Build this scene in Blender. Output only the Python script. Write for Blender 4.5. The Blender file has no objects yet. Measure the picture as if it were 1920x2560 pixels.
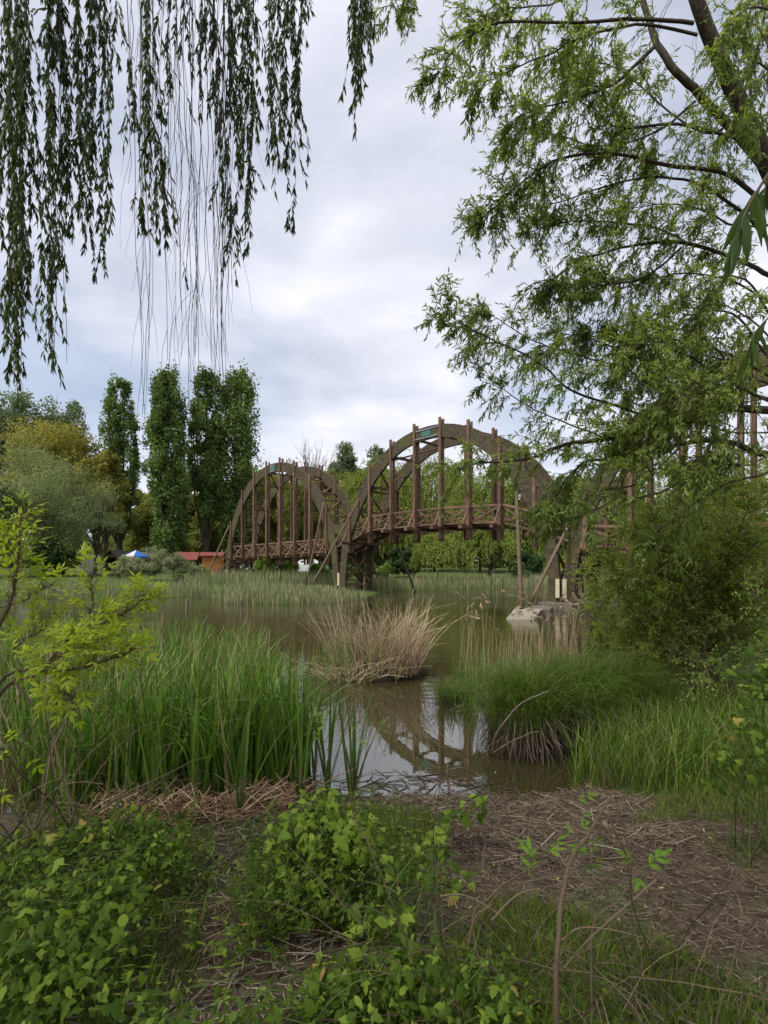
import bpy, math
import numpy as np
from mathutils import Matrix, Vector

rng = np.random.default_rng(11)
S = bpy.context.scene
COL = S.collection
R = math.radians

# ------------------------------------------------------------------ camera
F, CX, HY, EYE = 1280.0, 960.0, 1400.0, 2.2      # focal length, centre, horizon row (photo pixels), eye height over the water
cam = bpy.data.cameras.new('camera')
cam.sensor_fit = 'VERTICAL'
cam.sensor_height = 36.0
cam.lens = 36.0 * F / 2560.0
cam.shift_y = 120.0 / 2560.0
cam.clip_start, cam.clip_end = 0.05, 3000
camo = bpy.data.objects.new('camera', cam)
COL.objects.link(camo)
camo.location = (0, 0, EYE)
camo.rotation_euler = (R(90), 0, 0)
S.camera = camo

# ------------------------------------------------------------------ sky and sun
SUN_EL, SUN_AZ = 56.0, -128.0                      # azimuth from the view axis, minus = left
W = bpy.data.worlds.new('World')
S.world = W
W.use_nodes = True
nt = W.node_tree
nt.nodes.clear()
def wn(t, **kw):
    n = nt.nodes.new(t)
    for k, v in kw.items(): setattr(n, k, v)
    return n
def wl(a, b): nt.links.new(a, b)
def wmath(op, a, b=None, clamp=False):
    n = wn('ShaderNodeMath', operation=op, use_clamp=clamp)
    for i, v in enumerate((a, b)):
        if v is None: continue
        if isinstance(v, (int, float)): n.inputs[i].default_value = v
        else: wl(v, n.inputs[i])
    return n.outputs[0]
sky = wn('ShaderNodeTexSky', sky_type='NISHITA', sun_disc=False)
sky.sun_elevation = R(SUN_EL)
sky.sun_rotation = R(SUN_AZ)
sky.air_density, sky.dust_density, sky.ozone_density = 1.0, 2.0, 1.0
tc = wn('ShaderNodeTexCoord')
sep = wn('ShaderNodeSeparateXYZ'); wl(tc.outputs['Generated'], sep.inputs[0])
zc = wmath('ADD', wmath('MAXIMUM', sep.outputs[2], 0.0), 0.32)
cx_ = wmath('DIVIDE', sep.outputs[0], zc); cy_ = wmath('DIVIDE', sep.outputs[1], zc)
comb = wn('ShaderNodeCombineXYZ'); wl(cx_, comb.inputs[0]); wl(cy_, comb.inputs[1])
def wnoise(scale, detail, rough, off, dist=0.0, stretch=(1, 1, 1)):
    mp = wn('ShaderNodeMapping'); mp.inputs['Location'].default_value = off; mp.inputs['Scale'].default_value = stretch
    wl(comb.outputs[0], mp.inputs[0])
    n = wn('ShaderNodeTexNoise'); n.inputs['Scale'].default_value = scale; n.inputs['Detail'].default_value = detail
    n.inputs['Roughness'].default_value = rough; n.inputs['Distortion'].default_value = dist
    wl(mp.outputs[0], n.inputs['Vector']); return n.outputs['Fac']
def wramp(fac, stops):
    n = wn('ShaderNodeValToRGB'); e = n.color_ramp.elements
    while len(e) < len(stops): e.new(0.5)
    for el, (p, c) in zip(e, stops): el.position = p; el.color = (*c, 1)
    wl(fac, n.inputs[0]); return n.outputs[0]
n1 = wnoise(1.15, 6, 0.5, (3.1, 1.7, 0), 0.25)
n2 = wnoise(2.6, 5, 0.5, (7.4, 2.2, 0), 0.2, (0.8, 1.3, 1))
cover = wramp(n1, [(0.36, (0.4,)*3), (0.56, (0.97,)*3)])
tone = wramp(n2, [(0.33, (4.7, 4.9, 5.6)), (0.5, (5.75, 5.85, 6.5)), (0.68, (7.2, 7.15, 7.6))])
mixs = wn('ShaderNodeMix', data_type='RGBA')
wl(cover, mixs.inputs[0]); wl(sky.outputs[0], mixs.inputs[6]); wl(tone, mixs.inputs[7])
bg = wn('ShaderNodeBackground'); bg.inputs['Strength'].default_value = 0.083
wl(mixs.outputs[2], bg.inputs['Color'])
wo = wn('ShaderNodeOutputWorld'); wl(bg.outputs[0], wo.inputs[0])

sl = bpy.data.lights.new('sun', 'SUN')
sl.energy, sl.angle, sl.color = 2.0, R(14), (1.0, 0.96, 0.9)
sun = bpy.data.objects.new('sun', sl)
COL.objects.link(sun)
sd = Vector((math.sin(R(SUN_AZ)) * math.cos(R(SUN_EL)), math.cos(R(SUN_AZ)) * math.cos(R(SUN_EL)), math.sin(R(SUN_EL))))
sun.rotation_euler = sd.to_track_quat('Z', 'Y').to_euler()

S.view_settings.view_transform = 'Standard'
S.view_settings.look = 'None'
S.view_settings.exposure = 0.95
S.view_settings.gamma = 1.0
S.render.engine = 'CYCLES'
S.cycles.max_bounces = 6
S.cycles.diffuse_bounces = 3
S.cycles.glossy_bounces = 2
S.cycles.transmission_bounces = 3
S.cycles.transparent_max_bounces = 4
S.cycles.caustics_reflective = S.cycles.caustics_refractive = False
S.cycles.use_denoising = True
S.cycles.use_adaptive_sampling = True
S.cycles.adaptive_threshold = 0.015

# ------------------------------------------------------------------ helpers
def at(px, py, d):
    return np.array([(px - CX) / F * d, d, EYE - (py - HY) / F * d])
def gd(py, z=0.0):
    return F * (EYE - z) / (py - HY)
def unit(v):
    v = np.asarray(v, float)
    return v / np.maximum(np.linalg.norm(v, axis=-1, keepdims=True), 1e-9)
def rnd(a, b, n=None): return rng.uniform(a, b, n)
def rdir(n): return unit(rng.normal(size=(n, 3)))

def spline(pts, n):
    P = np.asarray(pts, float)
    if len(P) == 2: return P[0] + (P[1] - P[0]) * np.linspace(0, 1, n)[:, None]
    Q = np.vstack([2 * P[0] - P[1], P, 2 * P[-1] - P[-2]])
    seg = np.linspace(0, len(P) - 1 - 1e-6, n)
    i = seg.astype(int); t = (seg - i)[:, None]
    a, b, c, d = Q[i], Q[i + 1], Q[i + 2], Q[i + 3]
    return 0.5 * (2 * b + (c - a) * t + (2 * a - 5 * b + 4 * c - d) * t * t + (3 * b - a - 3 * c + d) * t ** 3)

class Geo:
    """collects vertices, triangles/quads, a tint per vertex and a material slot per face"""
    def __init__(s): s.v, s.f, s.t, s.m, s.n = [], [], [], [], 0
    def add(s, v, faces, tint=0.5, slot=0):
        v = np.asarray(v, float).reshape(-1, 3)
        for f in (faces if isinstance(faces, list) else [faces]):
            f = np.asarray(f, np.int64)
            s.f.append(f + s.n); s.m.append(np.full(len(f), slot, np.int32))
        s.v.append(v); s.t.append(np.broadcast_to(np.asarray(tint, float), (len(v),)))
        s.n += len(v)
    def mesh(s, name, smooth=False):
        me = bpy.data.meshes.new(name)
        V = np.concatenate(s.v); T = np.concatenate(s.t)
        loops = np.concatenate([f.ravel() for f in s.f])
        sizes = np.concatenate([np.full(len(f), f.shape[1], np.int64) for f in s.f])
        me.vertices.add(len(V)); me.vertices.foreach_set('co', V.astype(np.float32).ravel())
        me.loops.add(len(loops)); me.loops.foreach_set('vertex_index', loops.astype(np.int32))
        st = np.concatenate([[0], np.cumsum(sizes)[:-1]])
        me.polygons.add(len(sizes)); me.polygons.foreach_set('loop_start', st.astype(np.int32))
        me.polygons.foreach_set('loop_total', sizes.astype(np.int32))
        me.polygons.foreach_set('material_index', np.concatenate(s.m))
        me.polygons.foreach_set('use_smooth', np.full(len(sizes), smooth))
        a = me.attributes.new('tint', 'FLOAT', 'POINT'); a.data.foreach_set('value', T.astype(np.float32))
        me.update(calc_edges=True)
        return me

def frame(D, N):
    D = unit(D); B = unit(np.cross(N, D)); return D, B, np.cross(D, B)

LANCE = (np.array([[0, 0, 0], [.3, .5, -.06], [.3, -.5, -.06], [.65, .4, -.12], [.65, -.4, -.12], [1, 0, -.22]]),
         np.array([[0, 2, 1], [1, 2, 4], [1, 4, 3], [3, 4, 5]]))
DIAM = (np.array([[0, 0, 0], [.42, -.5, .07], [1, 0, -.08], [.42, .5, .07]]), np.array([[0, 1, 2], [0, 2, 3]]))
def hop_shape():
    half = [(-.13, .15), (-.1, .36), (.02, .42), (.16, .62), (.24, .46), (.3, .24), (.46, .34), (.54, .25), (.7, .26), (.76, .15), (.9, .09)]
    out = [(0, 0)] + half + [(1, 0)] + [(x, -y) for x, y in reversed(half)]
    v = [(.3, 0, 0.02)] + [(x, y, -.28 * abs(y) - .2 * x * x) for x, y in out]
    n = len(out)
    return np.array(v), np.array([[0, 1 + i, 1 + (i + 1) % n] for i in range(n)])
HOP = hop_shape()
_x = np.array([0, .12, .28, .46, .64, .82, 1.0]); _w = np.array([.06, .3, .48, .5, .4, .2, 0.02])
LANCE2 = (np.concatenate([np.stack([_x, _w, -.2 * _x ** 2 - .05 * _w], -1), np.stack([_x, 0 * _x, -.2 * _x ** 2 + .02], -1), np.stack([_x, -_w, -.2 * _x ** 2 - .05 * _w], -1)]),
          np.array([q for a in (0, 7) for i in range(6) for q in ((a + i, a + i + 7, a + i + 8), (a + i, a + i + 8, a + i + 1))]))

def leaves(g, P, D, N, L, Wd, tint, shape=LANCE, slot=0):
    n = len(P)
    D, B, N = frame(D, N)
    T, Fc = shape
    L = np.broadcast_to(L, (n,)); Wd = np.broadcast_to(Wd, (n,))
    V = (P[:, None] + D[:, None] * (T[None, :, :1] * L[:, None, None]) + B[:, None] * (T[None, :, 1:2] * Wd[:, None, None])
         + N[:, None] * (T[None, :, 2:] * L[:, None, None]))
    k = len(T)
    Fa = (Fc[None] + (np.arange(n) * k)[:, None, None]).reshape(-1, 3)
    g.add(V, Fa, np.repeat(np.broadcast_to(tint, (n,)), k), slot)

def tubes(g, paths, radii, sides=3, tint=0.5, slot=0, cap=False):
    """paths (n,k,3), radii (n,k)"""
    paths = np.asarray(paths, float)
    if paths.ndim == 2: paths = paths[None]
    n, k = paths.shape[:2]
    radii = np.broadcast_to(np.asarray(radii, float), (n, k))
    T = unit(np.gradient(paths, axis=1))
    ref = np.array([.31, .93, .2]); ref2 = np.array([.9, -.2, .38])
    w = np.abs(T @ unit(ref))[..., None] > .92
    U = unit(np.cross(T, np.where(w, ref2, ref))); Vv = np.cross(T, U)
    a = np.arange(sides) * 2 * np.pi / sides
    ring = U[:, :, None] * np.cos(a)[None, None, :, None] + Vv[:, :, None] * np.sin(a)[None, None, :, None]
    V = paths[:, :, None] + ring * radii[:, :, None, None]
    i, j, s = np.meshgrid(np.arange(n), np.arange(k - 1), np.arange(sides), indexing='ij')
    s2 = (s + 1) % sides
    base = (i * k + j) * sides
    Fq = np.stack([base + s, base + s2, base + sides + s2, base + sides + s], -1).reshape(-1, 4)
    fs = [Fq]
    if cap:
        fs.append(np.array([[(q * k) * sides + s_ for s_ in range(sides)][::-1] for q in range(n)]))
        fs.append(np.array([[(q * k + k - 1) * sides + s_ for s_ in range(sides)] for q in range(n)]))
    tt = np.broadcast_to(np.asarray(tint, float).reshape(-1, 1), (n, k * sides)).ravel() if np.ndim(tint) else tint
    g.add(V, fs, tt, slot)

def blades(g, P, az, H, Wd, lean, bend, tint, seg=4, slot=0, twist=0.5, tip=0.08):
    """flat tapering blades: P (n,3) base, az azimuth of lean, lean/bend horizontal shift in units of H"""
    n = len(P)
    t = np.linspace(0, 1, seg + 1)
    dirv = np.stack([np.cos(az), np.sin(az), np.zeros(n)], -1)
    H = np.broadcast_to(H, (n,)); Wd = np.broadcast_to(Wd, (n,)); lean = np.broadcast_to(lean, (n,)); bend = np.broadcast_to(bend, (n,))
    off = (lean[:, None] * t + bend[:, None] * t ** 3) * H[:, None]
    zz = (t[None] - np.clip(bend[:, None], 0, None) * .45 * t[None] ** 4) * H[:, None]
    C = P[:, None] + dirv[:, None] * off[..., None]; C[..., 2] += zz
    a2 = az + np.pi / 2 + rng.normal(0, twist, n)
    sd_ = np.stack([np.cos(a2), np.sin(a2), np.zeros(n)], -1)
    prof = np.where(t < .15, .75, 1 - ((t - .15) / .85) ** 2.2 * (1 - tip)) * .5
    off2 = sd_[:, None] * (prof[None, :, None] * Wd[:, None, None])
    V = np.stack([C - off2, C + off2], 2)                     # n, seg+1, 2, 3
    i, j = np.meshgrid(np.arange(n), np.arange(seg), indexing='ij')
    b = (i * (seg + 1) + j) * 2
    Fq = np.stack([b, b + 1, b + 3, b + 2], -1).reshape(-1, 4)
    g.add(V, Fq, np.repeat(np.broadcast_to(tint, (n,)), (seg + 1) * 2), slot)

def twig_paths(P, D, L, k=5, droop=.25, wob=.12):
    n = len(P); L = np.broadcast_to(L, (n,))
    out = [P]; d = unit(D)
    for _ in range(k):
        d = unit(d + np.array([0, 0, -1]) * np.broadcast_to(droop, (n,))[:, None] + rng.normal(0, wob, (n, 3)))
        out.append(out[-1] + d * (L / k)[:, None])
    return np.stack(out, 1)

def along(paths, f):
    """points and tangents at fractions f (n,m) on paths (n,k,3)"""
    n, k = paths.shape[:2]
    x = np.clip(f, 0, .9999) * (k - 1); i = x.astype(int); t = (x - i)[..., None]
    r = np.arange(n)[:, None]
    a, b = paths[r, i], paths[r, i + 1]
    return a + (b - a) * t, unit(b - a)

# ------------------------------------------------------------------ materials
def mat_nodes(name):
    m = bpy.data.materials.new(name); m.use_nodes = True
    t = m.node_tree; t.nodes.clear()
    return m, t
def nn(t, ty, inp=None, **kw):
    n = t.nodes.new(ty)
    for k, v in kw.items(): setattr(n, k, v)
    for k, v in (inp or {}).items():
        if hasattr(v, 'is_linked') or isinstance(v, bpy.types.NodeSocket): t.links.new(v, n.inputs[k])
        else: n.inputs[k].default_value = v
    return n
def ramp(t, fac, stops):
    n = nn(t, 'ShaderNodeValToRGB'); e = n.color_ramp.elements
    while len(e) < len(stops): e.new(.5)
    for el, (p, c) in zip(e, stops): el.position = p; el.color = (*c, 1)
    t.links.new(fac, n.inputs[0]); return n.outputs[0]

def leaf_mat(name, stops, trans=.35, rough=.5, per_object=False, spec=.12, tgain=(1.25, 1.2, .6)):
    m, t = mat_nodes(name)
    if per_object: fac = nn(t, 'ShaderNodeObjectInfo').outputs['Random']
    else: fac = nn(t, 'ShaderNodeAttribute', attribute_name='tint').outputs['Fac']
    c = ramp(t, fac, stops)
    pr = nn(t, 'ShaderNodeBsdfPrincipled', {'Base Color': c, 'Roughness': rough, 'Specular IOR Level': spec})
    tm = nn(t, 'ShaderNodeMix', {0: 1.0, 6: c, 7: (*tgain, 1)}, data_type='RGBA', blend_type='MULTIPLY')
    tr = nn(t, 'ShaderNodeBsdfTranslucent', {'Color': tm.outputs[2]})
    mx = nn(t, 'ShaderNodeMixShader', {0: trans, 1: pr.outputs[0], 2: tr.outputs[0]})
    o = nn(t, 'ShaderNodeOutputMaterial', {0: mx.outputs[0]})
    return m

def stem_mat(name, stops, rough=.8, spec=.2):
    m, t = mat_nodes(name)
    fac = nn(t, 'ShaderNodeAttribute', attribute_name='tint').outputs['Fac']
    c = ramp(t, fac, stops)
    pr = nn(t, 'ShaderNodeBsdfPrincipled', {'Base Color': c, 'Roughness': rough, 'Specular IOR Level': spec})
    nn(t, 'ShaderNodeOutputMaterial', {0: pr.outputs[0]})
    return m

def rough_mat(name, stops, scale=(6, 6, 6), noise=3.0, bump=.4, rough=.85, detail=6, moss=None, per_object=.0, spec=.2, coords='Object', bdist=.02):
    """noise-coloured rough surface (bark, timber, concrete); moss = (colour, low, high, scale)"""
    m, t = mat_nodes(name)
    tc = nn(t, 'ShaderNodeTexCoord')
    oi = nn(t, 'ShaderNodeObjectInfo')
    mp = nn(t, 'ShaderNodeMapping', {'Vector': tc.outputs[coords], 'Scale': scale})
    sh = nn(t, 'ShaderNodeVectorMath', {0: mp.outputs[0]}, operation='ADD')
    rv = nn(t, 'ShaderNodeMath', {0: oi.outputs['Random'], 1: 37.0}, operation='MULTIPLY')
    t.links.new(rv.outputs[0], sh.inputs[1])
    n = nn(t, 'ShaderNodeTexNoise', {'Vector': sh.outputs[0], 'Scale': noise, 'Detail': detail, 'Roughness': .65})
    c = ramp(t, n.outputs['Fac'], stops)
    if per_object:
        mr = nn(t, 'ShaderNodeMapRange', {0: oi.outputs['Random'], 3: 1 - per_object, 4: 1 + per_object})
        mm = nn(t, 'ShaderNodeVectorMath', {0: c, 'Scale': mr.outputs[0]}, operation='SCALE'); c = mm.outputs[0]
    if moss:
        n2 = nn(t, 'ShaderNodeTexNoise', {'Vector': tc.outputs[coords], 'Scale': moss[3], 'Detail': 5, 'Roughness': .6})
        mk = nn(t, 'ShaderNodeMapRange', {0: n2.outputs['Fac'], 1: moss[1], 2: moss[2]})
        mx = nn(t, 'ShaderNodeMix', {0: mk.outputs[0], 6: c, 7: (*moss[0], 1)}, data_type='RGBA'); c = mx.outputs[2]
    bp = nn(t, 'ShaderNodeBump', {'Strength': bump, 'Distance': bdist, 'Height': n.outputs['Fac']})
    pr = nn(t, 'ShaderNodeBsdfPrincipled', {'Base Color': c, 'Roughness': rough, 'Specular IOR Level': spec, 'Normal': bp.outputs[0]})
    nn(t, 'ShaderNodeOutputMaterial', {0: pr.outputs[0]})
    return m

M = {}
M['bark'] = rough_mat('bark', [(.3, (.022, .017, .012)), (.55, (.07, .055, .04)), (.75, (.13, .105, .08))], (9, 9, 2), 3, .8)
M['bark_grey'] = rough_mat('bark_grey', [(.3, (.05, .045, .036)), (.7, (.17, .15, .12))], (9, 9, 2), 3, .6)
M['timber'] = rough_mat('timber', [(.3, (.06, .034, .022)), (.5, (.145, .084, .053)), (.72, (.29, .195, .135))], (1.2, 14, 14), 1.6, .35, .75, per_object=.18)
M['timber_dark'] = rough_mat('timber_dark', [(.3, (.045, .026, .018)), (.7, (.11, .066, .046))], (1.2, 14, 14), 1.6, .35, .8, per_object=.15)
M['glulam'] = rough_mat('glulam', [(.3, (.03, .024, .016)), (.5, (.07, .056, .037)), (.72, (.125, .10, .066))], (1.1, 1.1, 3.2), 3.0, .5, .85, moss=((.085, .082, .026), .5, .68, .8))
M['pole'] = rough_mat('pole', [(.3, (.075, .052, .033)), (.7, (.18, .13, .085))], (2, 12, 12), 1.5, .4, .85, per_object=.15)
M['plate_cream'] = rough_mat('plate_cream', [(.3, (.45, .37, .2)), (.7, (.62, .56, .4))], (5, 5, 5), 2, .1, .6)
M['steel'] = rough_mat('steel', [(.3, (.28, .3, .32)), (.7, (.42, .44, .46))], (5, 5, 5), 2, .1, .45)
M['sign_green'] = rough_mat('sign_green', [(.3, (.05, .13, .11)), (.7, (.08, .18, .15))], (5, 5, 5), 2, .05, .4)
M['concrete'] = rough_mat('concrete', [(.3, (.17, .15, .115)), (.6, (.3, .27, .21)), (.8, (.4, .365, .3))], (2, 2, 2), 2.5, .35, .9, moss=((.13, .12, .06), .56, .72, 1.3))
M['concrete_dark'] = rough_mat('concrete_dark', [(.3, (.075, .065, .05)), (.7, (.2, .175, .14))], (2, 2, 2), 3, .5, .9, moss=((.06, .06, .03), .5, .7, 2))
M['mud'] = rough_mat('mud', [(.3, (.012, .009, .006)), (.7, (.05, .036, .022))], (4, 4, 4), 3, .9, .8)
M['dead_wood'] = rough_mat('dead_wood', [(.3, (.09, .065, .045)), (.7, (.25, .2, .15))], (3, 3, 3), 5, .5, .85)

# leaves: (linear) base colours
M['poplar_leaf'] = leaf_mat('poplar_leaf', [(0, (.07, .12, .03)), (.6, (.13, .2, .052)), (1, (.21, .29, .085))], .3)
M['grey_willow_leaf'] = leaf_mat('grey_willow_leaf', [(0, (.16, .2, .085)), (.6, (.25, .3, .14)), (1, (.34, .38, .2))], .3)
M['bronze_leaf'] = leaf_mat('bronze_leaf', [(0, (.17, .165, .03)), (.6, (.28, .265, .055)), (1, (.37, .35, .085))], .3)
M['olive_leaf'] = leaf_mat('olive_leaf', [(0, (.15, .17, .04)), (.6, (.23, .255, .07)), (1, (.32, .345, .10))], .35)
M['weeping_leaf'] = leaf_mat('weeping_leaf', [(0, (.13, .17, .03)), (.6, (.21, .26, .055)), (1, (.30, .35, .09))], .35)
M['blue_leaf'] = leaf_mat('blue_leaf', [(0, (.10, .145, .08)), (1, (.19, .24, .13))], .3)
M['deep_leaf'] = leaf_mat('deep_leaf', [(0, (.03, .06, .018)), (1, (.075, .13, .04))], .3)
M['pale_shrub_leaf'] = leaf_mat('pale_shrub_leaf', [(0, (.17, .21, .10)), (1, (.31, .35, .2))], .3)
M['willow_leaf'] = leaf_mat('willow_leaf', [(0, (.13, .19, .04)), (.55, (.2, .275, .07)), (1, (.3, .37, .13))], 0.55, .42, spec=.2)
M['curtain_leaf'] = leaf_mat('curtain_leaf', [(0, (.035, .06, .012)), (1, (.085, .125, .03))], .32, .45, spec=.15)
M['shrub_leaf'] = leaf_mat('shrub_leaf', [(0, (.12, .19, .03)), (.6, (.18, .27, .05)), (1, (.26, .35, .085))], .4, .45)
M['bank_shrub_leaf'] = leaf_mat('bank_shrub_leaf', [(0, (.22, .3, .05)), (.6, (.31, .41, .08)), (1, (.42, .5, .13))], 0.6, .45)
M['sapling_leaf'] = leaf_mat('sapling_leaf', [(0, (.27, .37, .03)), (.6, (.38, .47, .045)), (1, (.48, .55, .08))], 0.5, .4, per_object=True)
M['hop_leaf'] = leaf_mat('hop_leaf', [(0, (.05, .095, .01)), (.5, (.115, .19, .022)), (.9, (.235, .33, .042)), (.965, (.27, .36, .05)), (.98, (.36, .30, .06)), (1, (.33, .22, .08))], .4, .45, per_object=True)
M['hop_leaf_mass'] = leaf_mat('hop_leaf_mass', [(0, (.045, .085, .01)), (.6, (.105, .17, .02)), (1, (.21, .29, .04))], .4, .45)
M['cattail_leaf'] = leaf_mat('cattail_leaf', [(0, (.38, .31, .19)), (.13, (.24, .2, .10)), (.17, (.055, .12, .016)), (.6, (.105, .2, .026)), (1, (.19, .3, .055))], .3, .4, spec=.2)
M['cattail_blade'] = leaf_mat('cattail_blade', [(0, (.06, .12, .022)), (1, (.11, .185, .04))], .3, .35, per_object=True, spec=.2)
M['sedge_leaf'] = leaf_mat('sedge_leaf', [(0, (.27, .22, .12)), (.12, (.16, .15, .06)), (.16, (.07, .125, .018)), (.6, (.12, .195, .028)), (1, (.2, .29, .055))], .3, .4)
M['grass'] = leaf_mat('grass', [(0, (.07, .11, .016)), (.6, (.125, .185, .026)), (1, (.21, .27, .045))], .35, .5)
M['far_reed'] = leaf_mat('far_reed', [(0, (.46, .39, .27)), (.36, (.34, .30, .19)), (.42, (.12, .175, .075)), (.7, (.17, .235, .105)), (1, (.24, .29, .16))], .3)
M['dry_reed'] = stem_mat('dry_reed', [(0, (.13, .075, .045)), (.4, (.27, .18, .105)), (.75, (.41, .31, .19)), (1, (.55, .46, .32))])
M['litter'] = stem_mat('litter', [(0, (.06, .043, .028)), (.45, (.165, .122, .083)), (.8, (.30, .24, .17)), (1, (.48, .41, .31))])
M['vine'] = stem_mat('vine', [(0, (.045, .03, .02)), (.5, (.11, .078, .048)), (1, (.2, .15, .095))])
M['twig'] = stem_mat('twig', [(0, (.025, .019, .014)), (.5, (.055, .042, .028)), (1, (.10, .085, .05))])
M['green_stem'] = stem_mat('green_stem', [(0, (.06, .09, .02)), (1, (.12, .16, .04))])

# water
def water_mat():
    m, t = mat_nodes('water')
    tc = nn(t, 'ShaderNodeTexCoord')
    mp = nn(t, 'ShaderNodeMapping', {'Vector': tc.outputs['Object'], 'Scale': (1.0, 2.4, 1)})
    a = nn(t, 'ShaderNodeTexNoise', {'Vector': mp.outputs[0], 'Scale': 2.3, 'Detail': 3, 'Roughness': .55})
    b = nn(t, 'ShaderNodeTexNoise', {'Vector': tc.outputs['Object'], 'Scale': .35, 'Detail': 2})
    # open water is ruffled, the sheltered inlet by the bank is nearly still
    sp = nn(t, 'ShaderNodeSeparateXYZ', {0: tc.outputs['Object']})
    st = nn(t, 'ShaderNodeMapRange', {0: sp.outputs[1], 1: 6.5, 2: 15.0, 3: .004, 4: .10})
    am = nn(t, 'ShaderNodeMath', {0: st.outputs[0], 1: b.outputs['Fac']}, operation='MULTIPLY')
    bp = nn(t, 'ShaderNodeBump', {'Strength': am.outputs[0], 'Distance': .25, 'Height': a.outputs['Fac']})
    c = ramp(t, b.outputs['Fac'], [(.3, (.034, .031, .011)), (.7, (.05, .045, .017))])
    pr = nn(t, 'ShaderNodeBsdfPrincipled', {'Base Color': c, 'Roughness': .015, 'IOR': 2.6, 'Specular IOR Level': .5, 'Normal': bp.outputs[0]})
    nn(t, 'ShaderNodeOutputMaterial', {0: pr.outputs[0]})
    return m
M['water'] = water_mat()

def ground_mat():
    m, t = mat_nodes('ground')
    tc = nn(t, 'ShaderNodeTexCoord')
    at_ = nn(t, 'ShaderNodeAttribute', attribute_name='tint')
    n1 = nn(t, 'ShaderNodeTexNoise', {'Vector': tc.outputs['Object'], 'Scale': 9, 'Detail': 8, 'Roughness': .7})
    n2 = nn(t, 'ShaderNodeTexNoise', {'Vector': tc.outputs['Object'], 'Scale': 1.6, 'Detail': 6, 'Roughness': .65})
    dirt = ramp(t, n1.outputs['Fac'], [(.3, (.028, .02, .012)), (.5, (.082, .06, .04)), (.7, (.155, .117, .08))])
    gr = ramp(t, n1.outputs['Fac'], [(.3, (.03, .055, .012)), (.7, (.10, .15, .03))])
    sm = nn(t, 'ShaderNodeMath', {0: n2.outputs['Fac'], 1: at_.outputs['Fac']}, operation='ADD')
    mk = nn(t, 'ShaderNodeMapRange', {0: sm.outputs[0], 1: .95, 2: 1.12})
    mx = nn(t, 'ShaderNodeMix', {0: mk.outputs[0], 6: dirt, 7: gr}, data_type='RGBA')
    bp = nn(t, 'ShaderNodeBump', {'Strength': .8, 'Distance': .03, 'Height': n1.outputs['Fac']})
    pr = nn(t, 'ShaderNodeBsdfPrincipled', {'Base Color': mx.outputs[2], 'Roughness': .9, 'Specular IOR Level': .15, 'Normal': bp.outputs[0]})
    nn(t, 'ShaderNodeOutputMaterial', {0: pr.outputs[0]})
    return m
M['ground'] = ground_mat()

# ------------------------------------------------------------------ object helpers
def link(name, me, mats=None, parent=None):
    o = bpy.data.objects.new(name, me); COL.objects.link(o)
    if mats is not None and not me.materials:
        for mm in (mats if isinstance(mats, (list, tuple)) else [mats]): me.materials.append(M[mm] if isinstance(mm, str) else mm)
    if parent is not None:
        o.parent = parent
        if parent.parent is None: o.location = -parent.location
    return o
def tag(o, label, cat, group=None, kind=None):
    o['label'] = label; o['category'] = cat
    if group: o['group'] = group
    if kind: o['kind'] = kind
    return o
def thing(name, loc, label, cat, group=None):
    o = bpy.data.objects.new(name, None); COL.objects.link(o)
    o.location = Vector([float(q) for q in loc]); o.empty_display_size = .2
    return tag(o, label, cat, group)
def put(name, g, mats, parent=None, smooth=False, kind=None):
    o = link(name, g.mesh(name, smooth), mats, parent)
    if kind: o['kind'] = kind
    return o
def stuff(name, g, mats, label, cat):
    o = put(name, g, mats); return tag(o, label, cat, kind='stuff')
def place(name, me, parent, P, D, N, size):
    """one leaf object: shared mesh, own frame"""
    o = bpy.data.objects.new(name, me); COL.objects.link(o); o.parent = parent
    D, B, Nn = frame(np.asarray(D, float), np.asarray(N, float))
    mt = Matrix(((D[0], B[0], Nn[0], 0), (D[1], B[1], Nn[1], 0), (D[2], B[2], Nn[2], 0), (0, 0, 0, 1)))
    o.matrix_basis = Matrix.Translation(Vector([float(q) for q in P]) - parent.location) @ mt @ Matrix.Scale(float(size), 4)
    return o

BEAMS = {}
def beam(name, p0, p1, w, h, mat, parent, side=None, bev=.012):
    """squared timber from p0 to p1; w across (along 'side'), h the other way; meshes shared by size"""
    p0, p1 = np.asarray(p0, float), np.asarray(p1, float)
    L = float(np.linalg.norm(p1 - p0)); key = (round(L, 3), w, h, mat)
    if key not in BEAMS:
        a, b, c = L / 2, w / 2, h / 2; e = min(bev, b * .4, c * .4)
        prof = [(-b + e, -c), (b - e, -c), (b, -c + e), (b, c - e), (b - e, c), (-b + e, c), (-b, c - e), (-b, -c + e)]
        v = [(x, y, z) for x in (-a, a) for y, z in prof]
        g = Geo(); i = np.arange(8)
        g.add(v, [np.stack([i, (i + 1) % 8, (i + 1) % 8 + 8, i + 8], -1)[:, ::-1], np.array([list(range(8))]), np.array([list(range(15, 7, -1))])])
        me = g.mesh(name); me.materials.append(M[mat]); BEAMS[key] = me
    X = unit(p1 - p0)
    ref = np.array(side if side is not None else (0, 0, 1.0)) * 1.0
    Y = unit(ref - X * (ref @ X)); Z = np.cross(X, Y)
    o = bpy.data.objects.new(name, BEAMS[key]); COL.objects.link(o); o.parent = parent
    mt = Matrix(((X[0], Y[0], Z[0], 0), (X[1], Y[1], Z[1], 0), (X[2], Y[2], Z[2], 0), (0, 0, 0, 1)))
    o.matrix_basis = Matrix.Translation(Vector([float(q) for q in (p0 + p1) / 2]) - (parent.location if parent.parent is None else Vector((0, 0, 0)))) @ mt
    return o
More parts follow.
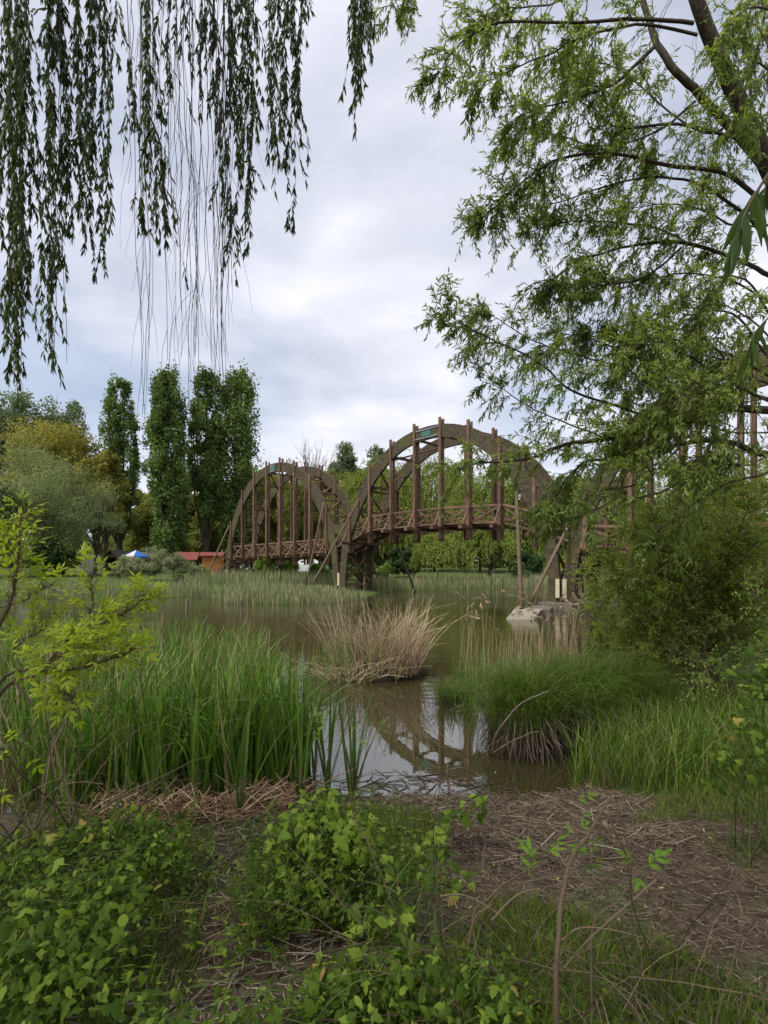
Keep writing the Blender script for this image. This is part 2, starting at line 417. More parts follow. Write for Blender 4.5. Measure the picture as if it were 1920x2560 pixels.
def tube_obj(name, pts, radii, mat, parent, sides=8, n=None):
    g = Geo(); P = spline(pts, n or max(4, len(pts) * 3))
    r = np.interp(np.linspace(0, 1, len(P)), np.linspace(0, 1, len(radii)), radii)
    tubes(g, P, r[None], sides, cap=True)
    return put(name, g, mat, parent, smooth=True)

# ------------------------------------------------------------------ terrain and lake
LAKE = np.array([(-60, 8), (-20, 6.2), (-6, 4.9), (-2.6, 4.35), (-1.5, 4.45), (-.75, 4.75), (0, 4.72), (.8, 4.66), (1.25, 4.5), (1.7, 4.72), (2.1, 5.25), (2.55, 5.9), (2.8, 7),
                 (3.4, 9), (5, 11.5), (8.5, 14), (13, 15.5), (19, 15), (30, 17), (55, 22), (60, 38), (34, 43), (17, 40), (8, 39.2), (2, 38.2), (-.2, 35.5),
                 (-1.2, 30), (-2.4, 26.6), (-4.2, 25.6), (-7, 26), (-9, 29), (-11, 31), (-17, 30.2), (-26, 27.5), (-40, 22), (-60, 20)], float)
def lake_dist(x, y):
    """signed distance to the shore, negative in the water"""
    P = np.stack([x.ravel(), y.ravel()], -1); A = LAKE; B = np.roll(LAKE, -1, 0)
    best = np.full(len(P), 1e9); ins = np.zeros(len(P), bool)
    for a, b in zip(A, B):
        ab = b - a; t = np.clip(((P - a) @ ab) / (ab @ ab), 0, 1)
        best = np.minimum(best, np.linalg.norm(P - (a + t[:, None] * ab), axis=1))
        c = (a[1] > P[:, 1]) != (b[1] > P[:, 1])
        with np.errstate(divide='ignore', invalid='ignore'):
            xi = (b[0] - a[0]) * (P[:, 1] - a[1]) / (b[1] - a[1]) + a[0]
        ins ^= c & (P[:, 0] < xi)
    return np.where(ins, -best, best).reshape(x.shape)
def vnoise(x, y, s, seed):
    return (np.sin(x * s * 1.7 + seed) * np.cos(y * s * 1.3 + seed * 2.1) + .5 * np.sin(x * s * 3.9 - y * s * 2.7 + seed * 1.3) + .35 * np.cos(x * s * 6.1 + y * s * 7.3 + seed * .7)) / 1.85
def ground_z(x, y):
    x, y = np.asarray(x, float), np.asarray(y, float)
    d = lake_dist(np.atleast_1d(x), np.atleast_1d(y))
    near = np.clip(1 - (np.atleast_1d(y) - 9) / 6, 0, 1)
    land = near * np.minimum(.02 + .15 * d, .62) + (1 - near) * (.06 + .85 * (1 - np.exp(-np.maximum(d, 0) / 9)))
    z = np.where(d > 0, land, np.maximum(.16 * d, -.9) - .01)
    z = z + np.clip(d * .5 + .3, 0, 1) * .035 * vnoise(np.atleast_1d(x), np.atleast_1d(y), 1.9, 3)
    return z.reshape(x.shape)
def axis(lo, hi, a, b, step, grow=1.16):
    c = list(np.arange(a, b, step)); s = step
    while c[-1] < hi: s *= grow; c.append(c[-1] + s)
    s = step; d = [c[0]]
    while d[-1] > lo: s *= grow; d.append(d[-1] - s)
    return np.array(d[::-1][:-1] + c)
gx, gy = axis(-900, 900, -5, 5, .11), axis(-300, 1500, -1, 9, .11, 1.1)
X, Y = np.meshgrid(gx, gy)
Z = ground_z(X, Y)
dd = lake_dist(X, Y)
g = Geo()
ny, nx = X.shape
i, j = np.meshgrid(np.arange(ny - 1), np.arange(nx - 1), indexing='ij'); b = i * nx + j
near_t = .42 + .3 * np.clip((3.2 - Y) / 1.4, 0, 1) * np.clip(1.2 - np.abs(X - .9) / 1.0, 0, 1) + .35 * np.clip((X - 1.6) / .6, 0, 1) * np.clip((Y - 4.4) / .4, 0, 1) + .1 * np.clip((-X - .4), 0, 1)
tint = np.where(Y > 15, .62, near_t); tint = np.where((dd < .35) & (Y < 15), .2, tint)
g.add(np.stack([X, Y, Z], -1), np.stack([b, b + 1, b + nx + 1, b + nx], -1).reshape(-1, 4), tint.ravel())
o = put('ground', g, 'ground', smooth=True); o['kind'] = 'structure'
g = Geo(); g.add([(-70, 3.5, 0), (70, 3.5, 0), (70, 60, 0), (-70, 60, 0)], np.array([[0, 1, 2, 3]]))
o = put('water', g, 'water'); o['kind'] = 'structure'
def on_ground(x, y): return np.array([x, y, float(ground_z(np.array([x]), np.array([y]))[0])])

# ------------------------------------------------------------------ the bridge
BP = [np.array([-13.87, 44.96]), np.array([-2.92, 34.0]), np.array([8.03, 23.04]), np.array([18.98, 12.08])]
BD, BN = np.array([.7068, -.7074]), np.array([.7074, .7068])
SPAN, WID = 15.495, 2.34
def bp(s, w, z):
    p = BP[0] + BD * s + BN * w
    return np.array([p[0], p[1], z])
def deck_z(s):
    k = [0, 1.1, 14.3, 15.5 + .9, 15.5 + 2.7, 15.5 + 7.75]
    v = [2.2, 2.32, 2.6, 3.28, 3.9, 4.02]
    s = np.asarray(s, float); m = 15.5 * 1.5
    s2 = np.where(s > m, 2 * m - s, s)
    return np.interp(s2, k, v)
root = thing('wooden_bridge', bp(0, 0, 0), 'red-brown timber footbridge with tall mossy arches crossing the pond', 'bridge')
OUT = [(0, 9.66), (.8, 9.62), (1.5, 9.5), (2.3, 9.27), (3.3, 8.82), (4.3, 8.16), (5.2, 7.35), (5.9, 6.5), (6.45, 5.6), (6.85, 4.9), (7.2, 4.1), (7.45, 3.1), (7.62, 1.6), (7.66, .75), (7.5, .3), (7.3, .12)]
INN = [(0, 8.95), (.8, 8.9), (1.5, 8.77), (2.3, 8.5), (3.3, 7.93), (4.3, 7.12), (5.1, 6.2), (5.75, 5.25), (6.25, 4.4), (6.55, 3.75), (6.8, 3.0), (6.95, 2.35), (7.08, 1.5), (7.16, .8), (7.18, .4), (7.24, .12)]
to, ti = np.array(OUT), np.array(INN)
def fine(a): return spline(np.c_[a, np.zeros(len(a))], 48)[:, :2]
fo, fi = fine(to), fine(ti)
def outer_h(u): return float(np.interp(abs(u), fo[:42, 0], fo[:42, 1]))
def inner_h(u): return float(np.interp(abs(u), fi[:42, 0], fi[:42, 1]))
def inner_u(h): return float(np.interp(-h, -fi[:42, 1], fi[:42, 0]))
pier_foot = [.55, .12, .34, .6]
for k in range(3):
    for w in (0, WID):
        g = Geo(); s0 = SPAN * k + SPAN / 2
        full = lambda a: np.vstack([a[::-1] * [-1, 1], a[1:]])
        o_, i_ = full(fo), full(fi)
        n = len(o_); V = []
        for th in (-.085, .085):
            for (u, h) in o_: V.append(bp(s0 + u, w + th, h + max(0, .3 - h / 3 * .3) * 0))
            for (u, h) in i_: V.append(bp(s0 + u, w + th, h))
        q = np.arange(n - 1)
        A, Bq, C, Dq = q, q + n, q + 2 * n, q + 3 * n
        fs = [np.stack([A, A + 1, Bq + 1, Bq], -1), np.stack([C, Dq, Dq + 1, C + 1], -1), np.stack([A, C, C + 1, A + 1], -1), np.stack([Bq, Bq + 1, Dq + 1, Dq], -1),
              np.array([[0, n, 3 * n, 2 * n], [n - 1, 3 * n - 1, 4 * n - 1, 2 * n - 1]])]
        g.add(V, fs); arch = put('arch', g, 'glulam', root)
        if w == 0 and k < 2:   # plate with metal straps on the near arch
            side = np.array([BN[0], BN[1], 0])
            for u0, dz in ((-.2, .14), (-.2, -.14), (-.2, 0)):
                s = s0 + u0
                if dz == 0:
                    beam('sign_plate', bp(s - .34, -.105, 9.25), bp(s + .34, -.105, 9.28), .03, .3 if k else .36, 'sign_green', arch, side)
                else:
                    e = .88 if k else .3
                    beam('metal_strap', bp(s - e, -.115, 9.25 + dz * 1.6), bp(s + e, -.115, 9.29 + dz * 1.6), .03, .045, 'steel', arch, side)
# saddle panels joining neighbouring arches
for k in (1, 2):
    for w in (0, WID):
        g = Geo(); s0 = SPAN * k; U = np.linspace(-1, 1, 13); V = []
        for th in (-.07, .07):
            for u in U: V.append(bp(s0 + u * .98, w + th, 4.55 + .42 * u * u * u * u))
            for u in U: V.append(bp(s0 + u * .8, w + th, 3.94))
        n = 13; q = np.arange(n - 1)
        fs = [np.stack([q, q + 1, q + n + 1, q + n], -1), np.stack([q + 2 * n, q + 3 * n, q + 3 * n + 1, q + 2 * n + 1], -1), np.stack([q, q + 2 * n, q + 2 * n + 1, q + 1], -1), np.stack([q + n, q + n + 1, q + 3 * n + 1, q + 3 * n], -1)]
        g.add(V, fs); put('saddle_panel', g, 'glulam', root)
side_n = np.array([BN[0], BN[1], 0]); side_d = np.array([BD[0], BD[1], 0])
posts = [SPAN * k + 7.62 + 1.87 * (j - 3.5) for k in range(3) for j in range(8)]
for s in posts:
    u = s - (int(s // SPAN) * SPAN + SPAN / 2); dz = float(deck_z(s)); top = outer_h(u) + .3
    for w in (0, WID):
        for off in (-.13, .13):
            beam('post', bp(s, w + off, dz - .66), bp(s, w + off, top + (.06 if off < 0 else 0)), .09, .17, 'timber', root, side_n)
    # cross beam under the deck, with raking side struts up to the posts
    beam('cross_beam', bp(s, -.85, dz - .06), bp(s, WID + .85, dz - .06), .2, .16, 'timber', root, side_d)
    for w, sg in ((0, -1), (WID, 1)):
        beam('side_strut', bp(s + .13, w + sg * .8, dz + .04), bp(s + .13, w + sg * .24, dz + 1.0), .07, .1, 'timber', root, side_n)
    # tie between the two arches just under their crown
    h = inner_h(u)
    beam('cross_tie', bp(s + .12, .12, h + .16), bp(s + .12, WID - .12, h + .16), .12, .14, 'timber', root, side_d)
# railings
for a, b_ in zip(posts[:-1], posts[1:]):
    za, zb = float(deck_z(a)), float(deck_z(b_))
    for w in (.02, WID - .02):
        for hh, hw in ((1.02, .12), (.16, .1)):
            beam('rail', bp(a + .1, w, za + hh), bp(b_ - .1, w, zb + hh), .06, hw, 'timber', root, side_n)
        beam('rail_diagonal', bp(a + .1, w - .035, za + .2), bp(b_ - .1, w - .035, zb + .94), .045, .08, 'timber', root, side_n)
        beam('rail_diagonal', bp(a + .1, w + .035, za + .94), bp(b_ - .1, w + .035, zb + .2), .045, .08, 'timber', root, side_n)
        beam('deck_beam', bp(a - .0, w + (.3 if w < 1 else -.3), za - .02 + .12), bp(b_, w + (.3 if w < 1 else -.3), zb - .02 + .12), .14, .18, 'timber_dark', root, side_n)
    m = max(1, int(round((b_ - a) / .23))); ds = (b_ - a) / m
    for q in range(m):
        s = a + ds * (q + .5); zz = float(deck_z(s)) + .21
        beam('plank', bp(s, .14, zz), bp(s, WID - .14, zz), round(ds - .02, 3), .05, 'timber_dark', root, side_d)
# wind bracing between the arches (crossed timbers up both flanks) and under the deck at the piers
for k in range(3):
    c = SPAN * k + SPAN / 2
    for sg in (-1, 1):
        hs = [4.2, 5.3, 6.5, 7.6]
        us = [inner_u(h) for h in hs]
        for q in range(3):
            for fl in (0, 1):
                w0, w1 = (.1, WID - .1) if fl == 0 else (WID - .1, .1)
                beam('brace', bp(c + sg * (us[q] + .2 + .06 * fl), w0, hs[q]), bp(c + sg * (us[q + 1] + .2 + .06 * fl), w1, hs[q + 1]), .09, .11, 'timber', root, (0, 0, 1))
            beam('cross_tie', bp(c + sg * (us[q] + .12), .1, hs[q]), bp(c + sg * (us[q] + .12), WID - .1, hs[q]), .12, .14, 'timber', root, (0, 0, 1))
        for fl in (0, 1):
            w0, w1 = (.1, WID - .1) if fl == 0 else (WID - .1, .1)
            beam('brace', bp(c + sg * 3.0, w0, 8.15), bp(c + sg * .9, w1, 8.98), .09, .11, 'timber', root, (0, 0, 1))
for k in (0, 1, 2, 3):
    for sg in (-1, 1):
        if (k == 0 and sg < 0) or (k == 3 and sg > 0): continue
        s = SPAN * k + sg * .45; zt = float(deck_z(np.clip(s, 0, 46))) - .45; zb = .55
        beam('cross_tie', bp(s, .1, zt + .1), bp(s, WID - .1, zt + .1), .12, .16, 'timber_dark', root, (0, 0, 1))
        beam('cross_tie', bp(s - sg * .05, .1, zb), bp(s - sg * .05, WID - .1, zb), .11, .13, 'timber', root, (0, 0, 1))
        for fl in (0, 1):
            w0, w1 = (.1, WID - .1) if fl == 0 else (WID - .1, .1)
            beam('brace', bp(s + .06 * fl, w0, zb + .2), bp(s + .06 * fl, w1, zt), .1, .13, 'timber', root, side_d)
    # cream painted steel shoes between the legs
    for w in (0, WID):
        for off in ((-.17, .17) if k >= 2 else (0,)):
            beam('steel_shoe', bp(SPAN * k + off * (1 if k else 0) + (.35 if k == 0 else 0), w - .135, .5), bp(SPAN * k + off * (1 if k else 0) + (.35 if k == 0 else 0), w - .135, 1.35), .05, .19, 'plate_cream', root, side_n)
# raking round props
def prop(s, z, foot, r=.075, w=-.16):
    tube_obj('raking_prop', [bp(s, w, z), foot], [r * .85, r], 'pole', root)
prop(14.0, 6.2, at(764, 1467, 34.6))
prop(SPAN + 2.0, 6.0, at(773, 1476, 31.0))
prop(.9, 5.2, at(508, 1456, 42.0))
prop(SPAN + 13.25, 5.5, at(1303, 1520, 19.5), .085)
prop(SPAN * 2 + .35, 3.7, at(1325, 1507, 21.0), .085)
prop(14.0, 6.2, bp(14.6, 4.6, .3), w=WID + .16)
prop(SPAN + 1.6, 5.8, bp(SPAN + 2.2, 5.0, .0), w=WID + .16)
prop(1.6, 5.8, bp(2.5, 4.9, .5), w=WID + .16)
# staircase at the far end
for w in (.1, WID - .1):
    beam('stair_string', bp(.9, w, 2.35), bp(-2.6, w, .75), .08, .28, 'timber_dark', root, side_n)
    beam('stair_rail', bp(.3, w, 3.2), bp(-2.6, w, 1.75), .06, .1, 'timber', root, side_n)
    for q in range(4):
        s = .3 - q * .95; zz = 3.2 - q * .475
        beam('stair_baluster', bp(s, w, zz - 1.25), bp(s, w, zz), .06, .08, 'timber', root, side_n)
for q in range(9):
    s = .7 - q * .38; zz = 2.3 - q * .174
    beam('tread', bp(s, .14, zz), bp(s, WID - .14, zz), .27, .05, 'timber_dark', root, side_d)

# concrete footings
def block(name, base, top, mat, label, cat, group=None):
    g = Geo(); g.add(np.vstack([base, top]), [np.array([[0, 1, 5, 4], [1, 2, 6, 5], [2, 3, 7, 6], [3, 0, 4, 7], [4, 5, 6, 7]])])
    o = put(name, g, mat)
    bv = o.modifiers.new('bevel', 'BEVEL'); bv.width = .03; bv.segments = 2
    return tag(o, label, cat, group)
def quad_sz(c, s0, s1, w0, w1, z):
    return [np.array([*(c + BD * s + BN * w), z]) for s, w in ((s0, w0), (s1, w0), (s1, w1), (s0, w1))]
c3 = BP[2]
block('concrete_footing', quad_sz(c3, -.85, .85, -.8, WID + .8, -.8), quad_sz(c3, -.8, .8, -.75, WID + .75, .3), 'concrete_dark', 'dark weathered concrete footing under the bridge legs standing in the water', 'footing')
A = [at(1246, 1551, 18.8), at(1318, 1552, 18.6), at(1352, 1548, 19.6), at(1262, 1545, 20.6)]
T = [at(1284, 1520, 19.2), at(1352, 1522, 19.0), at(1362, 1521, 19.8), at(1290, 1519, 20.4)]
for p in A: p[2] = -.3
for p in T: p[2] = .33
block('concrete_block', A, T, 'concrete', 'pale concrete block with a sloping face leaning out of the water', 'concrete block')
A = [at(1320, 1552, 19.9), at(1376, 1552, 19.4), at(1384, 1548, 20.6), at(1330, 1545, 21.2)]
T = [p.copy() for p in A]
for p in A: p[2] = -.3
for p in T: p[2] = .34
block('concrete_slab', A, T, 'concrete_dark', 'brown stained concrete slab between the pale block and the footing', 'concrete slab')

# ------------------------------------------------------------------ huts, parasol and other things on the far bank
M['orange_wood'] = rough_mat('orange_wood', [(.3, (.30, .10, .025)), (.7, (.48, .19, .05))], (2, 2, 14), 1.5, .3, .6)
M['red_roof'] = rough_mat('red_roof', [(.3, (.13, .035, .03)), (.7, (.24, .07, .06))], (3, 3, 3), 3, .2, .7)
M['dark_wood'] = rough_mat('dark_wood', [(.3, (.012, .01, .008)), (.7, (.05, .038, .028))], (3, 3, 10), 2, .3, .8)
M['parasol_blue'] = rough_mat('parasol_blue', [(.3, (.02, .11, .42)), (.7, (.04, .18, .58))], (3, 3, 3), 2, .1, .7)
M['parasol_white'] = rough_mat('parasol_white', [(.3, (.6, .5, .5)), (.7, (.75, .68, .68))], (3, 3, 3), 2, .1, .7)
M['banner'] = rough_mat('banner', [(.35, (.36, .36, .37)), (.5, (.62, .62, .63)), (.7, (.72, .71, .7))], (1.6, 1.6, 1.6), 1.6, .05, .6)
M['white_paint'] = rough_mat('white_paint', [(.3, (.6, .62, .62)), (.7, (.78, .78, .77))], (3, 3, 3), 2, .05, .35, spec=.5)
M['glass_dark'] = rough_mat('glass_dark', [(.3, (.02, .025, .03)), (.7, (.05, .06, .065))], (2, 2, 2), 1, .0, .08, spec=.6)
M['rubber'] = rough_mat('rubber', [(.3, (.015, .015, .015)), (.7, (.03, .03, .03))], (3, 3, 3), 2, .1, .8)

def hut(name, px, py_base, d, w, dep, wall_h, roof_h, wall, roof, label, cat, rot, over=.25, planks=True):
    c = at(px, py_base, d); c[2] = float(ground_z(np.array([c[0]]), np.array([c[1]]))[0]) + .02
    ca, sa = math.cos(rot), math.sin(rot)
    ex, ey = np.array([ca, sa, 0]), np.array([-sa, ca, 0]); up = np.array([0, 0, 1.])
    rt = thing(name, c, label, cat)
    if planks:
        n = int(wall_h / .2); hh = wall_h / n
        for q in range(n):
            z = c + up * (hh * (q + .5))
            for sx, sy in ((0, -1), (0, 1)):
                beam('plank', z + ey * sy * dep / 2 - ex * w / 2, z + ey * sy * dep / 2 + ex * w / 2, .05, round(hh - .012, 3), wall, rt, ey)
            for sx in (-1, 1):
                beam('plank', z + ex * sx * (w / 2 - .03) - ey * (dep / 2 - .04), z + ex * sx * (w / 2 - .03) + ey * (dep / 2 - .04), .05, round(hh - .012, 3), wall, rt, ex)
    else:
        for sx, sy in ((-1, -1), (1, -1), (1, 1), (-1, 1)):
            p = c + ex * sx * w / 2 + ey * sy * dep / 2
            beam('corner_post', p, p + up * wall_h, .14, .14, wall, rt, ex)
        for sy in (1,):
            beam('wall_panel', c + ey * dep / 2 - ex * w / 2 + up * wall_h / 2, c + ey * dep / 2 + ex * w / 2 + up * wall_h / 2, .06, wall_h - .1, wall, rt, ey)
        beam('counter', c - ey * dep / 2 - ex * w / 2 + up * .5, c - ey * dep / 2 + ex * w / 2 + up * .5, .08, .95, wall, rt, ey)
    for sy in (-1, 1):
        g = Geo(); e = over
        a = c + up * (wall_h - .05) + ey * sy * (dep / 2 + e); r = c + up * (wall_h + roof_h)
        P = [a - ex * (w / 2 + e), a + ex * (w / 2 + e), r + ex * (w / 2 + e), r - ex * (w / 2 + e)]
        nrm = unit(np.cross(P[1] - P[0], P[2] - P[1])); nrm = nrm if nrm[2] > 0 else -nrm
        P = np.array(P + [p + nrm * .07 for p in P])
        g.add(P, [np.array([[0, 1, 2, 3], [4, 5, 6, 7], [0, 1, 5, 4], [1, 2, 6, 5], [2, 3, 7, 6], [3, 0, 4, 7]])])
        put('roof', g, roof, rt)
    for sx in (-1, 1):
        g = Geo(); q = c + ex * sx * (w / 2 - .03) + up * wall_h
        V = [q - ey * dep / 2, q + ey * dep / 2, q + up * (roof_h - .03)]
        V = np.array(V + [v + ex * .04 * sx for v in V])
        g.add(V, [np.array([[0, 1, 2], [3, 4, 5]]), np.array([[0, 1, 4, 3], [1, 2, 5, 4], [2, 0, 3, 5]])]); put('gable', g, wall, rt)
    return rt
hut('wooden_hut', 532, 1440, 50, 1.75, 1.6, 1.75, .3, 'orange_wood', 'red_roof', 'bright orange plank hut with a low dark red roof beside the bridge stairs', 'hut', R(12))
hut('wooden_hut', 471, 1440, 54, 1.7, 1.8, 1.35, .75, 'dark_wood', 'red_roof', 'brown hut with a steep dark red roof behind the pale bushes', 'hut', R(8), .3)
hut('open_hut', 291, 1430, 56, 1.3, 1.5, 1.6, .75, 'dark_wood', 'dark_wood', 'small black open-fronted hut with a pointed roof beside the blue parasol', 'hut', R(70), .25, planks=False)
hut('open_hut', 367, 1430, 55, 1.9, 1.6, 1.45, .65, 'dark_wood', 'dead_wood', 'shelter with a grey-brown shingle roof half hidden by the pale bushes', 'shelter', R(10), .3, planks=False)

def parasol():
    c = at(340, 1430, 53); c[2] = on_ground(c[0], c[1])[2]
    rt = thing('parasol', c, 'bright blue and white garden parasol among the dark huts', 'parasol')
    g = Geo(); n = 8; a = np.arange(n) * 2 * np.pi / n + .3
    top = c + [0, 0, 2.35]
    rim = c + np.stack([np.cos(a) * 1.35, np.sin(a) * 1.35, np.full(n, 1.72)], -1)
    fl = rim - [0, 0, .2]
    for q in range(n):
        g = Geo(); r2 = (q + 1) % n
        g.add([top, rim[q], rim[r2], fl[q], fl[r2]], [np.array([[0, 1, 2]]), np.array([[1, 3, 4, 2]])])
        put('canopy_panel', g, 'parasol_white' if q == 5 else 'parasol_blue', rt)
    tube_obj('pole', [c, c + [0, 0, 2.4]], [.03, .03], 'steel', rt, 6)
parasol()
# printed banner fence
c = at(222, 1432, 50); c[2] = on_ground(c[0], c[1])[2]
rt = thing('banner_fence', c, 'white printed banner wall beside a dark tree trunk', 'banner')
for q, (x0, x1, z0, z1) in enumerate([(205, 231, .45, 1.95), (232, 250, .45, 1.85), (195, 206, .3, .9), (207, 229, .02, .5), (233, 250, .02, .42)]):
    p0, p1 = at(x0, 1400, 50 + .12 * (q > 1) * -1), at(x1, 1400, 50 - .12 * (q > 1))
    p0[2] = p1[2] = c[2] + (z0 + z1) / 2
    beam('banner_panel', p0, p1, .04, round(z1 - z0, 2), 'banner', rt, (0, 1, 0))
for x in (204, 231, 251):
    p = at(x, 1400, 50.05); beam('fence_post', [p[0], p[1], c[2]], [p[0], p[1], c[2] + 2.0], .06, .06, 'steel', rt, (1, 0, 0))

def car(px, d, label):
    c = at(px, 1430, d); c[2] = on_ground(c[0], c[1])[2] + .02
    rt = thing('parked_car', c, label, 'car')
    prof = [(-2.05, .35), (-2.1, .6), (-1.95, .82), (-1.2, .95), (-.55, 1.42), (.75, 1.46), (1.55, 1.0), (2.05, .85), (2.1, .4), (1.9, .28), (-1.9, .28)]
    g = Geo(); n = len(prof)
    V = [c + [x, y, z] for y in (-.82, .82) for x, z in prof]
    # narrower at the roof
    for q in range(2 * n):
        z = V[q][2] - c[2]
        if z > 1.0: V[q] = V[q] * [1, 0, 1] + np.array([0, c[1] + (V[q][1] - c[1]) * .82, 0])
    q = np.arange(n)
    g.add(V, [np.stack([q, (q + 1) % n, (q + 1) % n + n, q + n], -1), np.array([list(range(n))]), np.array([list(range(2 * n - 1, n - 1, -1))])])
    put('body', g, 'white_paint', rt)
    for sy in (-1, 1):
        for x0, x1 in ((-.75, .02), (.1, .95)):
            g = Geo(); yy = sy * .80
            g.add([c + [x0, yy, .98], c + [x1 + .1, yy, .98], c + [x1 - .15, yy * .9, 1.36], c + [x0 + .3, yy * .9, 1.36]], np.array([[0, 1, 2, 3]])); put('window', g, 'glass_dark', rt)
        for x in (-1.3, 1.3):
            g = Geo(); a = np.linspace(0, 2 * np.pi, 14, endpoint=False)
            ring = lambda r, y: np.stack([c[0] + x + np.cos(a) * r, np.full(14, c[1] + y), c[2] + .31 + np.sin(a) * r], -1)
            V = np.vstack([ring(.31, sy * .70), ring(.31, sy * .86), ring(.19, sy * .875)]); q = np.arange(14)
            g.add(V, [np.stack([q, (q + 1) % 14, (q + 1) % 14 + 14, q + 14], -1), np.stack([q + 14, (q + 1) % 14 + 14, (q + 1) % 14 + 28, q + 28], -1)])
            wh = put('wheel', g, 'rubber', rt)
            g = Geo(); g.add(V[28:], np.array([list(range(14))])); link('rim', g.mesh('rim'), 'steel', wh)
car(768, 52, 'white parked car glimpsed under the bridge deck between bushes')
car(650, 60, 'white parked car seen through the bridge staircase')

# ------------------------------------------------------------------ far trees
def crown_mesh(centers, radii, per, ls, ratio, axis_c, zs=1.0, shell=.55, down=.3, tint_c=None, flat=.6, shape=DIAM):
    n = len(centers); idx = np.repeat(np.arange(n), per); m = len(idx)
    v = rdir(m); v[:, 2] += .25 * np.abs(v[:, 2])
    rr = (shell + (1 - shell) * rng.random(m)) * rng.uniform(.75, 1.12, m)
    P = centers[idx] + v * rr[:, None] * radii[idx][:, None] * np.array([1, 1, zs])
    N = unit(v + rng.normal(0, flat, (m, 3)))
    D = unit(np.cross(N, rng.normal(size=(m, 3))) + np.array([0, 0, -down]))
    L = ls * rng.uniform(.65, 1.35, m)
    if tint_c is None: tint_c = rng.uniform(.15, .85, n)
    t = np.clip(tint_c[idx] + rng.normal(0, .16, m), 0, 1)
    g = Geo(); leaves(g, P, D, N, L, L * ratio, t, shape)
    return g
def limbs(g, base, height, r, targets, lean=(0, 0), fork=.35):
    top = base + np.array([lean[0], lean[1], height])
    trunk = spline([base - [0, 0, .2], base + np.array([lean[0] * .2 + rnd(-.1, .1), lean[1] * .2, height * .35]), top], 9)
    tubes(g, trunk, np.linspace(r, r * .25, 9)[None], 7, .4)
    for c in targets:
        f = rnd(fork, .95); s = trunk[int(f * 8)]
        mid = (s + c) / 2 + rng.normal(0, .15, 3); mid[2] += .1 * np.linalg.norm(c - s)
        tubes(g, spline([s, mid, c], 6), np.linspace(r * .35, r * .06, 6)[None], 5, .4)

